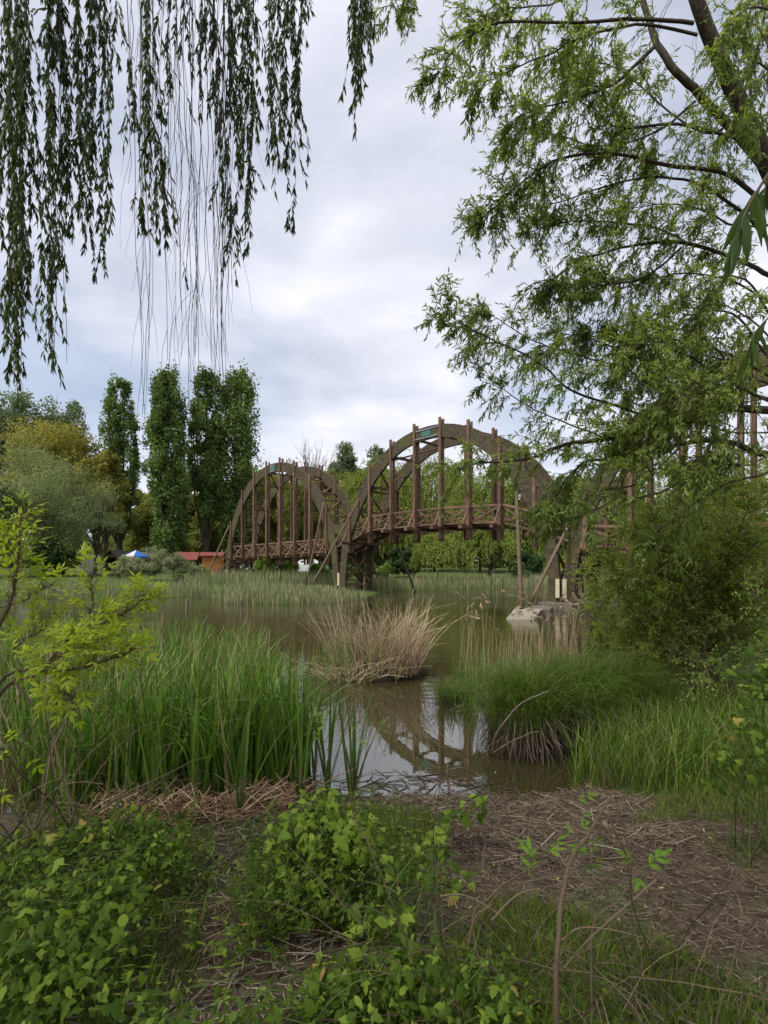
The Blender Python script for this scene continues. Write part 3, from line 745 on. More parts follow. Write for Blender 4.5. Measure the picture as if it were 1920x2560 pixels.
def far_tree(name, px, d, top, hw, leaf, label, cat='tree', kind='round', base_frac=.12, n=46, per=230, ls=.3, r=None, group=None, bark='bark', lean=0, ratio=.62, sq=1.0, fall=.0):
    c = at(px, 1400, d); c[2] = on_ground(c[0], c[1])[2]
    ztop = EYE + (1400 - top) / F * d; H = ztop - c[2]; hwid = hw / F * d
    rt = thing(name, c, label, cat, group)
    r = r or H * .016
    if kind == 'round':
        zc0 = c[2] + H * base_frac; ch = (ztop - zc0) / 2
        v = rdir(n); q = (rng.random(n) ** .4)[:, None]
        # lumpy outline: radius varies with direction
        lump = 1 + .2 * np.sin(v[:, :1] * 5 + px) + .2 * np.sin(v[:, 2:] * 6 + d)
        C = np.array([c[0] + lean, c[1], zc0 + ch]) + v * q * lump * np.array([hwid, hwid, ch]) * .8
        rad = rng.uniform(.22, .4, n) * min(hwid, ch) * sq
    elif kind == 'poplar':
        h = rng.random(n) ** .9
        prof = np.interp(h, [0, .08, .3, .55, .8, .93, 1], [.4, .78, 1, 1, .9, .68, .28])
        a = rng.random(n) * 6.283; q = np.sqrt(rng.random(n)) * .8
        C = np.stack([c[0] + np.cos(a) * q * prof * hwid + lean * h, c[1] + np.sin(a) * q * prof * hwid, c[2] + H * (base_frac + (1 - base_frac) * h * .97)], -1)
        rad = rng.uniform(.12, .38, n) * hwid * (.55 + .45 * prof)
    if kind in ('round', 'poplar'):
        g = crown_mesh(C, rad, per, ls, ratio, c, 2.3 if kind == 'poplar' else .85, .35 if kind == 'poplar' else .5, down=-.35 if kind == 'poplar' else .35 + fall)
        put('crown', g, leaf, rt, kind='stuff')
        g = Geo(); pick = C[rng.choice(n, min(n, 26), replace=False)]
        if kind == 'poplar':
            limbs(g, c, H * .8, r, [])
            for p in pick[:16]:
                s = c + np.array([0, 0, H * rnd(.05, .3)]); e = p.copy(); e[2] = max(e[2], s[2] + H * .15)
                tubes(g, spline([s, (s + e) / 2 + [(e[0] - s[0]) * .3, (e[1] - s[1]) * .3, 0], e], 6), np.linspace(r * .4, r * .1, 6)[None], 5, .4)
        else: limbs(g, c, H * .62, r, pick, (lean * .5, 0))
        put('trunk', g, bark, rt, smooth=True)
    elif kind == 'weeping':
        g, gb = Geo(), Geo()
        nb = n; a = rng.random(nb) * 6.283; q = np.sqrt(rng.random(nb))
        # boughs end on a dome, curtains of strands fall from each
        B = np.stack([c[0] + np.cos(a) * q * hwid * .9, c[1] + np.sin(a) * q * hwid * .9, ztop - .15 * H * rng.random(nb) - (q ** 2.2) * H * .38], -1)
        limbs(gb, c, H * .6, r, B[:22])
        st = np.repeat(B, per // 16, axis=0); m = len(st)
        st = st + rng.normal(0, 1, (m, 3)) * np.array([.09, .09, .05]) * hwid
        Ln = np.minimum(rng.uniform(.25, .85, m) * H * .75, st[:, 2] - c[2] - rnd(.3, 1.5, m)); Ln = np.maximum(Ln, .4)
        out = unit(st - c) * [1, 1, 0]
        paths = twig_paths(st, out * .5 + np.array([0, 0, .1]), Ln, 5, .75, .05)
        k = 26; f = np.sort(rng.random((m, k)), 1); P, T = along(paths, f); P = P.reshape(-1, 3); T = T.reshape(-1, 3)
        P = P + rng.normal(0, .07, P.shape); D = unit(T + rng.normal(0, .3, P.shape)); N = unit(rng.normal(size=P.shape) + np.repeat(out, k, 0))
        tint = np.clip(np.repeat(np.repeat(rng.uniform(.2, .8, nb), per // 16), k) + rng.normal(0, .15, m * k), 0, 1)
        L = ls * rng.uniform(.7, 1.4, m * k); leaves(g, P, D, N, L, L * .3, tint, DIAM)
        put('crown', g, leaf, rt, kind='stuff'); put('trunk', gb, bark, rt, smooth=True)
    return rt

G = 'tall trees along the far bank'
far_tree('tall_tree', 25, 80, 960, 95, 'blue_leaf', 'tall grey-green tree rising behind the bronze tree', group=G, n=150, per=170, ls=.42, base_frac=.3)
far_tree('tall_tree', 145, 84, 1000, 85, 'blue_leaf', 'grey-green tree peeping over the bronze crown', group=G, n=140, per=170, ls=.42, base_frac=.35)
far_tree('bronze_tree', 155, 66, 1030, 130, 'bronze_leaf', 'wide spreading tree with fresh bronze-yellow leaves', group=G, n=130, per=260, ls=.34)
far_tree('bronze_tree', 262, 62, 1075, 55, 'bronze_leaf', 'narrower bronze-leaved tree leaning on the poplar', group=G, n=50, per=230, ls=.32, base_frac=.3)
far_tree('poplar_tree', 300, 66, 945, 52, 'poplar_leaf', 'slim poplar with an open crown next to the bronze trees', kind='poplar', n=130, per=120, ls=.34, base_frac=.2, group='poplars on the far bank')
far_tree('poplar_tree', 415, 56, 930, 62, 'poplar_leaf', 'dense columnar poplar leafy right down to the bushes', kind='poplar', n=230, per=140, ls=.3, base_frac=.05, group='poplars on the far bank')
far_tree('poplar_tree', 516, 60, 924, 52, 'poplar_leaf', 'poplar with a bare dark trunk beside the bridge end', kind='poplar', n=130, per=130, ls=.32, base_frac=.22, group='poplars on the far bank')
far_tree('poplar_tree', 592, 62, 926, 70, 'poplar_leaf', 'broadest poplar standing behind the bridge arch', kind='poplar', n=200, per=140, ls=.32, base_frac=.12, group='poplars on the far bank')
far_tree('bush_willow', 110, 45, 1098, 165, 'grey_willow_leaf', 'big rounded grey-green willow bush at the water edge', group=G, n=130, per=330, ls=.2, base_frac=.02, ratio=.35, sq=.85)
far_tree('bush_willow', 238, 47, 1235, 62, 'grey_willow_leaf', 'small grey-green willow with a dark bare trunk beside the banner', group=G, n=40, per=230, ls=.2, base_frac=.38, ratio=.35, r=.24)
far_tree('bush_willow', -60, 42, 1180, 120, 'deep_leaf', 'dark green bush overhanging the bank beside the willow bush', group=G, n=60, per=260, ls=.22, base_frac=.02)
far_tree('dark_bush', 120, 43.5, 1345, 70, 'deep_leaf', 'low dark green bush under the willow bush', 'bush', n=36, per=220, ls=.2, base_frac=0)
for q, (px, top, hw, d, lb) in enumerate([(455, 1150, 60, 78, 'olive tree between the two poplar groups'), (355, 1200, 50, 80, 'olive tree between the slim poplar and the dense poplar'), (650, 1150, 62, 74, 'olive-green tree behind the first arch'),
                                          (745, 1165, 75, 72, 'broad olive-green tree filling the first arch'), (835, 1150, 62, 70, 'olive-green tree beside the bare tree')]):
    far_tree('olive_tree', px, d, top, hw, 'olive_leaf', lb, group=G, n=95, per=240, ls=.32, base_frac=.06)
for px, top, hw, d, lb in [(610, 1165, 62, 84, 'olive-green tree behind the broadest poplar'), (700, 1158, 66, 80, 'olive-green tree behind the crown of the first arch'), (795, 1172, 64, 82, 'olive-green tree behind the bare tree trunk'), (890, 1160, 70, 80, 'olive-green tree in the valley between the arches'), (985, 1172, 64, 82, 'olive-green tree behind the second arch posts'), (395, 1225, 60, 76, 'low olive tree behind the dense poplar'), (530, 1200, 60, 78, 'low olive tree behind the bare-trunked poplar')]:
    far_tree('olive_tree', px, d, top, hw, 'olive_leaf', lb, group=G, n=110, per=200, ls=.42, base_frac=.0, sq=1.1)
far_tree('round_tree', 862, 96, 1086, 48, 'blue_leaf', 'clear green tree rising above the arches valley', group=G, n=90, per=170, ls=.4, base_frac=.35)
far_tree('round_tree', 945, 98, 1100, 40, 'blue_leaf', 'distant tree top behind the rising second arch', group=G, n=80, per=170, ls=.4, base_frac=.35)
for px, top, hw, d, lb, n_ in [(955, 1165, 95, 62, 'weeping willow behind the rising flank of the second arch', 90), (1085, 1160, 100, 64, 'tall weeping willow behind the middle of the second arch', 100),
                               (1200, 1185, 95, 60, 'weeping willow behind the falling flank of the second arch', 90), (1320, 1190, 100, 56, 'weeping willow behind the pole and the middle pier', 80),
                               (1480, 1190, 120, 54, 'weeping willow mostly hidden by the near willow boughs', 70), (1660, 1150, 120, 52, 'weeping willow behind the near bank shrub', 60), (1850, 1120, 130, 50, 'weeping willow at the far right of the opposite bank', 60)]:
    far_tree('weeping_willow', px, d, top, hw, 'weeping_leaf', lb, kind='weeping', n=n_, per=16 * 13, ls=.34, group='weeping willows on the opposite bank')
far_tree('weeping_willow', 1095, 46, 1335, 58, 'weeping_leaf', 'low mound-shaped weeping willow under the bridge deck', kind='weeping', n=46, per=16 * 14, ls=.24, group='weeping willows on the opposite bank')
far_tree('weeping_willow', 1225, 45.5, 1310, 62, 'weeping_leaf', 'weeping willow with a dark leaning trunk at the water edge', kind='weeping', n=34, per=16 * 12, ls=.26, r=.22, group='weeping willows on the opposite bank')
far_tree('dark_bush', 1310, 43.5, 1375, 52, 'deep_leaf', 'dark green bush on the water edge behind the upright pole', 'bush', n=40, per=230, ls=.2, base_frac=0)
far_tree('dark_bush', 1010, 47, 1370, 50, 'deep_leaf', 'dark shrub behind the middle bridge legs', 'bush', n=40, per=210, ls=.2, base_frac=0)
for px, d, top, hw, lb in [(330, 39, 1385, 46, 'pale shrub in front of the black hut'), (385, 39.5, 1360, 52, 'tallest pale shrub in front of the shelter'), (435, 38.5, 1380, 48, 'pale shrub before the dense poplar'), (492, 40, 1400, 34, 'pale shrub in front of the orange hut'),
                           (300, 42, 1412, 30, 'small pale shrub beside the dark tree trunk')]:
    far_tree('pale_shrub', px, d, top, hw, 'pale_shrub_leaf', lb, 'shrub', n=30, per=170, ls=.13, base_frac=0, ratio=.4, group='pale shrubs on the far bank')
for px, d, top, hw, lb in [(668, 41, 1388, 46, 'green shrub under the first span'), (722, 43, 1400, 34, 'green shrub in front of the white car'), (805, 41, 1398, 34, 'green shrub beside the middle bridge legs'), (880, 43, 1405, 42, 'green shrub behind the middle bridge legs'), (955, 44, 1400, 40, 'green shrub beside the raking props')]:
    far_tree('green_shrub', px, d, top, hw, 'shrub_leaf', lb, 'shrub', n=30, per=190, ls=.16, base_frac=0, group='green shrubs beneath the bridge')

# bare tree: twigs only
c = at(785, 1400, 86); c[2] = on_ground(c[0], c[1])[2]
rt = thing('bare_tree', c, 'leafless grey tree with upswept twigs behind the first arch', 'tree')
g = Geo(); H = EYE + 310 / F * 86 - c[2]
limbs(g, c, H * .6, .22, [])
st = c + np.stack([rng.normal(0, .25, 46), rng.normal(0, .25, 46), rng.uniform(.3, .62, 46) * H], -1)
b1 = twig_paths(st, np.stack([rng.normal(0, .35, 46), rng.normal(0, .3, 46), np.ones(46)], -1), rnd(.2, .4, 46) * H, 6, -.06, .1)
tubes(g, b1, np.linspace(.07, .02, 7)[None], 4, .6)
P, T = along(b1, rng.random((46, 9)) * .9 + .1); P, T = P.reshape(-1, 3), T.reshape(-1, 3)
b2 = twig_paths(P, T + rng.normal(0, .4, T.shape), rnd(.08, .18, len(P)) * H, 4, -.08, .1)
tubes(g, b2, np.linspace(.03, .012, 5)[None], 3, .6); put('trunk', g, 'bark_grey', rt)

# distant wood behind everything: one mass
m = 620
C = np.stack([rng.uniform(-110, 130, m), rng.uniform(92, 112, m), rng.uniform(.5, 10.5, m)], -1)
g = crown_mesh(C, rng.uniform(1.8, 3.2, m), 110, .8, .7, None, .9, .3)
m = 420
C = np.stack([rng.uniform(-85, 90, m), rng.uniform(80, 88, m), rng.uniform(.8, 5.2, m)], -1)
g2 = crown_mesh(C, rng.uniform(1.0, 1.9, m), 130, .5, .6, None, .8, .3)
stuff('undergrowth', g2, 'weeping_leaf', 'green undergrowth closing the view beneath the bank trees', 'undergrowth')
stuff('distant_wood', g, 'olive_leaf', 'far wood filling the gaps behind the bank trees', 'wood')

# reeds along the far shore
def shore_points(n, path, depth, jit=.3):
    path = np.array(path, float); seg = np.linalg.norm(np.diff(path, axis=0), axis=1); cs = np.concatenate([[0], np.cumsum(seg)])
    s = rng.random(n) * cs[-1]; i = np.clip(np.searchsorted(cs, s) - 1, 0, len(seg) - 1); t = ((s - cs[i]) / seg[i])[:, None]
    p = path[i] + (path[i + 1] - path[i]) * t
    dv = unit(path[i + 1] - path[i]); nv = np.stack([-dv[:, 1], dv[:, 0]], -1)
    return p + nv * (rng.random(n) * depth - jit)[:, None]
g = Geo()
for path, n_, dep, h0, h1, bias in [([(-26, 27.2), (-17, 29.8), (-11, 30.6), (-9, 28.7), (-7.2, 25.8)], 5200, 4.0, .45, 1.1, .1), ([(-8, 25.9), (-4.2, 25.3), (-2.4, 26.3), (-1.3, 29.5)], 3600, 3.2, .35, .8, -.05),
                                    ([(-.3, 35), (2, 37.9), (8, 38.9), (17, 39.7), (30, 42)], 5600, 3.0, .6, 1.4, .0), ([(-14, 36), (-3, 37)], 2600, 4, .6, 1.3, .1)]:
    p = shore_points(n_, path, dep); z = np.maximum(ground_z(p[:, 0], p[:, 1]), -.05)
    t_ = np.clip(rng.random(n_) + bias, 0, 1)
    blades(g, np.c_[p, z], rng.random(n_) * 6.28, rnd(h0, h1, n_) * rnd(.7, 1, n_), rnd(.02, .05, n_), rng.normal(0, .1, n_), rng.uniform(0, .25, n_), t_, 2)
stuff('shore_reeds', g, 'far_reed', 'green and straw-coloured reeds lining the opposite shore', 'reeds')
# stakes and dead stems standing in open water
for px, y0, y1, d, rr, lb in [(465, 1498, 1526, 22.4, .07, 'short grey wooden stake standing in the open water'), (403, 1494, 1524, 22.7, .03, 'thin pale stick standing in the water beside another one'), (425, 1498, 1522, 23, .03, 'crooked pale stick standing between the stake and the thin stick'), (600, 1494, 1552, 18.5, .03, 'tall bent white stick standing before the shore reeds')]:
    p, q = at(px - 3, y1, d), at(px + 2, y0, d); p[2] = -.3
    tag(tube_obj('water_stake', [p, (p + q) / 2 + [.05, 0, 0], q], [rr, rr * .9, rr * .7], 'dead_wood', None), lb, 'stake', 'sticks standing in the water')

# ------------------------------------------------------------------ near willow on the right bank
def bough_system(mains, tw_gap=.07, tw_len=(.22, .75), leafL=(.055, .095), sub=4, droop=.11, leaf_gap=.015, start=.12, wob=.18, spread=.9, lw=.21):
    """mains: list of (points, r0, r1, density). returns wood, leaf Geo"""
    wood, lf = Geo(), Geo()
    for pts, r0, r1, dens in mains:
        n = max(8, len(pts) * 4); P = spline(pts, n)
        P = P + np.cumsum(rng.normal(0, .006, P.shape), 0)
        L = np.linalg.norm(np.diff(P, axis=0), axis=1).sum()
        tubes(wood, P, np.linspace(r0, r1, n)[None] * (.8 if r0 < .08 else 1), 7 if r0 > .03 else 5, .45)
        if dens <= 0: continue
        m = max(4, int(L / tw_gap * dens)); f = start + (1 - start) * rng.random((1, m)) ** .8
        f[0, :3] = [.995, .98, .96]
        S, T = along(P[None], f); S, T = S[0], T[0]
        perp = unit(np.cross(T, rdir(m)))
        D = unit(T * rnd(.3, 1.0, m)[:, None] + perp * spread)
        Lt = rnd(*tw_len, m) * (1.15 - .45 * f[0])
        tw = twig_paths(S, D, Lt, 5, droop, wob)
        tubes(wood, tw, np.linspace(.0055, .0018, 6)[None], 3, .6)
        S2, T2 = along(tw, .15 + .8 * rng.random((m, sub))); S2, T2 = S2.reshape(-1, 3), T2.reshape(-1, 3)
        q = len(S2); p2 = unit(np.cross(T2, rdir(q)))
        tw2 = twig_paths(S2, unit(T2 + p2 * .9), np.repeat(Lt, sub) * rnd(.25, .6, q), 5, droop * 1.4, wob)
        tubes(wood, tw2, np.linspace(.0025, .0012, 6)[None], 3, .7)
        for paths, ln in ((tw, Lt), (tw2, np.repeat(Lt, sub) * .4)):
            kk = max(4, int(np.mean(ln) / leaf_gap)); nn_ = len(paths)
            ff = np.clip((np.arange(kk)[None] + rng.random((nn_, kk))) / kk, .12, 1)
            Q, TT = along(paths, ff); Q, TT = Q.reshape(-1, 3), TT.reshape(-1, 3); z = len(Q)
            pp = unit(np.cross(TT, rdir(z)))
            Dl = unit(TT * .8 + pp * .8 + np.array([0, 0, -.25])); Nl = unit(np.array([0, 0, 1.]) + rng.normal(0, .6, (z, 3)))
            Ll = rnd(*leafL, z) * (.75 + .25 * np.sin(np.pi * ff.ravel()))
            tc_ = np.clip(np.repeat(rng.uniform(.15, .85, nn_), kk) + rng.normal(0, .15, z), 0, 1)
            leaves(lf, Q, Dl, Nl, Ll, Ll * lw, tc_, LANCE)
    return wood, lf

def pxl(*p): return [at(*q) for q in p]
TB = on_ground(6.7, 6.4)
wt = thing('willow_tree', TB, 'large leaning willow whose leafy boughs sweep out over the right bank', 'tree')
limbsR = [
    ([TB - [0, 0, .3], [6.45, 6.35, 1.8], [6.05, 6.25, 3.4], [5.35, 6.1, 5.4], *pxl((1925, 420, 6.0), (1845, 250, 6.0), (1785, 120, 5.9), (1738, 0, 5.8), (1700, -160, 5.7))], .14, .062, 0),
    (pxl((1940, 455, 6.0), (1840, 330, 6.1), (1760, 245, 6.1), (1690, 170, 6.1), (1640, 95, 6.2), (1590, -30, 6.3), (1500, -140, 6.4)), .07, .035, .25),
]
mainsR = [
    (pxl((1735, 60, 5.8), (1600, 45, 5.7), (1500, 52, 5.6), (1290, 50, 5.5), (1200, 75, 5.5), (1130, 130, 5.5), (1085, 200, 5.5)), .028, .006, .8),
    (pxl((1745, 90, 5.8), (1600, 68, 5.8), (1450, 100, 5.7), (1370, 140, 5.6), (1260, 190, 5.5), (1180, 240, 5.5)), .022, .005, 1.0),
    (pxl((1635, 115, 6.1), (1590, 160, 6.0), (1540, 210, 5.9), (1470, 240, 5.8), (1380, 270, 5.7), (1300, 300, 5.6)), .03, .006, 1.2),
    (pxl((1880, 350, 6), (1700, 305, 6.0), (1540, 310, 6.0), (1470, 260, 6.1), (1390, 215, 6.2)), .026, .006, 1.1),
    (pxl((1925, 520, 6.1), (1800, 440, 6.1), (1660, 418, 6.1), (1560, 396, 6.0), (1420, 395, 5.9), (1330, 430, 5.8), (1250, 490, 5.8), (1190, 550, 5.8)), .035, .006, 1.2),
    (pxl((1925, 600, 6.2), (1850, 520, 6.2), (1740, 450, 6.3), (1600, 440, 6.4), (1450, 480, 6.4), (1330, 520, 6.4)), .03, .006, 1.0),
    (pxl((1925, 690, 6.2), (1840, 650, 6.2), (1700, 612, 6.2), (1600, 618, 6.1), (1500, 640, 6.0), (1430, 665, 6.0), (1370, 720, 6.0)), .035, .006, 1.3),
    (pxl((1720, 612, 6.2), (1640, 570, 6.3), (1540, 560, 6.4), (1420, 560, 6.4), (1310, 590, 6.3)), .02, .005, 1.2),
    (pxl((1700, 618, 6.2), (1610, 690, 6.1), (1500, 710, 6.0), (1420, 735, 6.0)), .018, .005, 1.2),
    (pxl((1740, 250, 6.2), (1640, 330, 6.4), (1500, 360, 6.5), (1380, 330, 6.5), (1260, 330, 6.4)), .02, .005, 1.1),
    (pxl((1790, 120, 6.0), (1860, 60, 5.8), (1900, 120, 5.6), (1930, 260, 5.5)), .02, .006, 1.0),
    (pxl((1900, 380, 6.1), (1880, 200, 6.3), (1905, 60, 6.4), (1930, -60, 6.4)), .025, .01, .8),
    (pxl((1600, -20, 6.3), (1480, -25, 6.2), (1360, 5, 6.1), (1250, 20, 6.0), (1170, 60, 6.0)), .02, .005, .9),
    (pxl((1480, -120, 6.4), (1330, -110, 6.2), (1180, -90, 6.0), (1050, -60, 5.9), (985, 10, 5.9)), .018, .004, .5),
    (pxl((1860, 290, 6.1), (1760, 330, 6.3), (1640, 250, 6.4), (1540, 170, 6.4), (1420, 140, 6.3)), .018, .005, 1.2),
    (pxl((1930, 30, 5.6), (1880, 20, 5.4), (1830, 60, 5.3), (1800, 140, 5.2)), .015, .005, 1.2),
    (pxl((1935, 180, 5.4), (1890, 160, 5.3), (1860, 220, 5.2), (1840, 300, 5.2)), .015, .005, 1.2),
    (pxl((1935, 760, 6.3), (1820, 700, 6.4), (1700, 680, 6.4), (1580, 700, 6.4), (1480, 690, 6.4)), .018, .005, 1.2),
    (pxl((1935, 560, 5.9), (1830, 560, 5.8), (1740, 520, 5.8), (1640, 510, 5.8), (1540, 530, 5.8)), .018, .005, 1.2),
    (pxl((1935, 860, 6.3), (1840, 900, 6.3), (1740, 890, 6.3), (1640, 930, 6.3), (1560, 980, 6.3)), .018, .005, 1.3),
    (pxl((1935, 1010, 5.7), (1830, 960, 5.6), (1720, 900, 5.5), (1620, 870, 5.5), (1540, 870, 5.5)), .016, .004, 1.3),
    (pxl((1935, 960, 5.5), (1850, 930, 5.5), (1780, 850, 5.5), (1700, 820, 5.5), (1610, 830, 5.5)), .016, .004, 1.3),
    (pxl((1860, 1036, 5.9), (1780, 990, 5.6), (1700, 1000, 5.5), (1620, 1010, 5.5), (1550, 1060, 5.5)), .014, .004, 1.2),
    (pxl((1935, 1080, 5.6), (1820, 1080, 5.5), (1720, 1060, 5.4), (1630, 1120, 5.4), (1560, 1130, 5.4)), .014, .004, 1.1),
    (pxl((1935, 860, 5.6), (1870, 800, 5.6), (1800, 760, 5.6), (1740, 800, 5.6)), .014, .004, 1.2),
    (pxl((1935, 990, 5.2), (1880, 1000, 5.2), (1810, 1010, 5.2), (1740, 960, 5.2), (1670, 960, 5.2)), .012, .004, 1.3),
    (pxl((1935, 1130, 5.3), (1860, 1160, 5.3), (1780, 1130, 5.2), (1700, 1180, 5.2), (1620, 1180, 5.2)), .012, .004, 1.2),
    # lower boughs
    ([np.array([6.35, 6.33, 2.4]), *pxl((2080, 1060, 6.1), (1920, 1033, 6.0), (1780, 1030, 5.9), (1640, 1066, 5.8), (1520, 1100, 5.7), (1400, 1115, 5.6), (1310, 1150, 5.5), (1200, 1162, 5.4), (1130, 1180, 5.4))], .075, .006, .5),
    ([np.array([6.4, 6.34, 2.2]), *pxl((2050, 1150, 6.0), (1900, 1140, 5.9), (1830, 1112, 5.8), (1700, 1120, 5.7), (1560, 1165, 5.6), (1480, 1166, 5.6), (1420, 1210, 5.5), (1395, 1270, 5.5))], .055, .006, .7),
    (pxl((1700, 1064, 5.85), (1677, 1060, 5.85), (1547, 1021, 5.8), (1417, 978, 5.7), (1330, 908, 5.6), (1200, 843, 5.5), (1110, 790, 5.5)), .028, .005, 1.05),
    (pxl((1790, 1032, 5.9), (1764, 1028, 5.9), (1656, 982, 6.0), (1569, 926, 6.0), (1460, 895, 6.0), (1370, 866, 6.0), (1300, 830, 6.0), (1210, 770, 6.0)), .024, .005, 1.15),
    (pxl((1925, 1000, 6.0), (1764, 952, 6.1), (1699, 940, 6.2), (1600, 900, 6.2), (1500, 850, 6.3), (1400, 830, 6.3)), .022, .005, 1.3),
    (pxl((1925, 940, 6.3), (1800, 880, 6.3), (1680, 850, 6.3), (1560, 840, 6.3), (1470, 825, 6.3)), .022, .005, 1.4),
    (pxl((1925, 900, 6.0), (1850, 800, 6.1), (1760, 770, 6.1), (1650, 780, 6.0), (1580, 800, 6.0)), .02, .005, 1.2),
    (pxl((1830, 1112, 5.8), (1740, 1180, 5.6), (1640, 1240, 5.5), (1540, 1260, 5.4), (1470, 1290, 5.4)), .02, .005, .7),
    (pxl((1700, 1120, 5.7), (1600, 1210, 5.8), (1500, 1230, 5.9), (1430, 1270, 5.9), (1380, 1300, 5.9)), .016, .004, .6),
    (pxl((1520, 1100, 5.7), (1420, 1060, 5.8), (1330, 1020, 5.9), (1260, 980, 5.9), (1190, 950, 5.9)), .014, .004, .7),
    (pxl((1925, 1180, 5.8), (1800, 1220, 5.7), (1700, 1300, 5.6), (1620, 1350, 5.6)), .018, .004, 1.2),
    (pxl((1925, 780, 5.8), (1870, 700, 5.7), (1800, 690, 5.6), (1720, 730, 5.6)), .018, .004, 1.0),
]
w1, _ = bough_system(limbsR)
put('trunk', w1, 'bark', wt, smooth=True)
w2, l2 = bough_system(mainsR)
put('branches', w2, 'twig', wt)
put('foliage', l2, 'willow_leaf', wt, kind='stuff')
# a few twigs of the same willow hanging close by at the frame's right
LEAF = Geo(); leaves(LEAF, np.zeros((1, 3)), np.array([[1., 0, 0]]), np.array([[0, 0, 1.]]), 1.0, .2, .5, LANCE)
leaf_me = {}
def leaf_proto(kind, mat):
    key = (kind, mat)
    if key in leaf_me: return leaf_me[key]
    out = []
    for q in range(3):
        g = Geo()
        z3, x3, u3 = np.zeros((1, 3)), np.array([[1., 0, 0]]), np.array([[0, 0, 1.]])
        if kind == 'lance': leaves(g, z3, x3, u3 + [[0, .1 * (q - 1), 0]], 1.0, .16 + .03 * q, .5, LANCE2)
        elif kind == 'hop':
            T, Fc = HOP; T = T.copy(); T[:, 2] *= .5 + .6 * q; T[:, 1] *= .85 + .13 * q; leaves(g, z3, x3, u3, 1.0, 1.0, .5, (T, Fc))
        elif kind == 'pinnate':      # three or five pointed leaflets on a stalk
            sp = [(.55, .8, .42), (.52, -.85, .42), (.66, .05 * q, .46)] + ([(.24, .95, .4), (.2, -1.0, .4)] if q else [])
            tubes(g, np.array([[0, 0, 0], [.35, 0, .012], [.66, 0, 0]]), np.array([[.012, .01, .006]]), 3)
            for x0, an, ln in sp:
                leaves(g, np.array([[x0, 0, 0]]), np.array([[math.cos(an), math.sin(an), -.12]]), np.array([[rnd(-.2, .2), rnd(-.2, .2), 1.]]), ln * (1 - .08 * q), .155 * ln / .5, .5, LANCE2)
        elif kind == 'ovate':
            T, Fc = LANCE2; T = T.copy(); T[:, 1] *= 1.0 + .0 * q; T[1:6:2, 1] *= 1.13; T[15:20:2, 1] *= 1.13; leaves(g, z3, x3, u3, 1.0, .42 + .1 * q, .5, (T, Fc))
        elif kind == 'strap': blades(g, z3, np.array([0.]), 1.0, .02, .08 + .1 * q, .1 * q, .5, 6, twist=.1)
        me = g.mesh(kind + '_leaf', kind != 'strap'); me.materials.append(M[mat]); out.append(me)
    leaf_me[key] = out
    return out
M['near_willow_leaf'] = leaf_mat('near_willow_leaf', [(0, (.05, .10, .02)), (1, (.11, .18, .04))], .45, .4, per_object=True, spec=.2)
for nme, pth in (('hanging_twig', [(1930, 420, 1.0), (1880, 500, .98), (1855, 560, .97), (1845, 640, .97)]), ('hanging_twig', [(1935, 380, 1.3), (1915, 460, 1.3), (1900, 560, 1.3)]), ('hanging_twig', [(1935, 780, 1.6), (1890, 830, 1.6), (1860, 900, 1.6)])):
    P = spline(pxl(*pth), 12); g = Geo(); tubes(g, P, np.linspace(.003, .001, 12)[None], 4, .6); put(nme, g, 'vine', wt)
    pro = leaf_proto('lance', 'near_willow_leaf')
    for q in range(9):
        s = P[2 + q]; dv = unit(np.array([rnd(-.6, .5), rnd(-.4, .4), -1.0]))
        place('leaf', pro[q % 3], wt, s, dv, [rnd(-.5, .5), -1, .3], rnd(.065, .1))

# ------------------------------------------------------------------ weeping willow over the viewer: strands hanging in at the top left
WB = on_ground(-5.2, -1.6)
ow = thing('weeping_willow', WB, 'overhanging weeping willow with long leafy and bare strands dangling against the sky', 'tree')
g = Geo()
tops = [[-3.6, 5.0, 9.0], [-1.9, 5.2, 9.2], [-.9, 5.2, 9.0], [-.1, 5.0, 8.9]]
tubes(g, spline([WB - [0, 0, .3], [-5.0, -1.3, 2.5], [-4.6, -.6, 5.5], [-4.0, .8, 8.0], [-3.4, 3.0, 9.4], [-2.6, 5.0, 9.5]], 26), np.linspace(.38, .07, 26)[None], 9, .4)
for t_ in tops:
    tubes(g, spline([[-4.3, .4, 7.3], [(-4.3 + t_[0]) / 2, 2.8, 9.3], t_], 12), np.linspace(.09, .02, 12)[None], 6, .4)
tubes(g, spline([[-3.4, 3.0, 9.4], [-2.0, 4.6, 9.7], [-.6, 5.0, 9.6], [.0, 5.0, 9.0]], 14), np.linspace(.05, .012, 14)[None], 6, .4)
put('trunk', g, 'bark', ow, smooth=True)
C = np.stack([rng.uniform(-9.5, 1.5, 150), rng.uniform(-6.5, .6, 150), rng.uniform(6.8, 11.5, 150)], -1)  # unseen crown clusters, added over and behind the viewer to shade the foreground
g = crown_mesh(C, rng.uniform(.7, 1.4, 150), 150, .15, .34, None, .8, .3, .5)
put('crown', g, 'curtain_leaf', ow, kind='stuff')
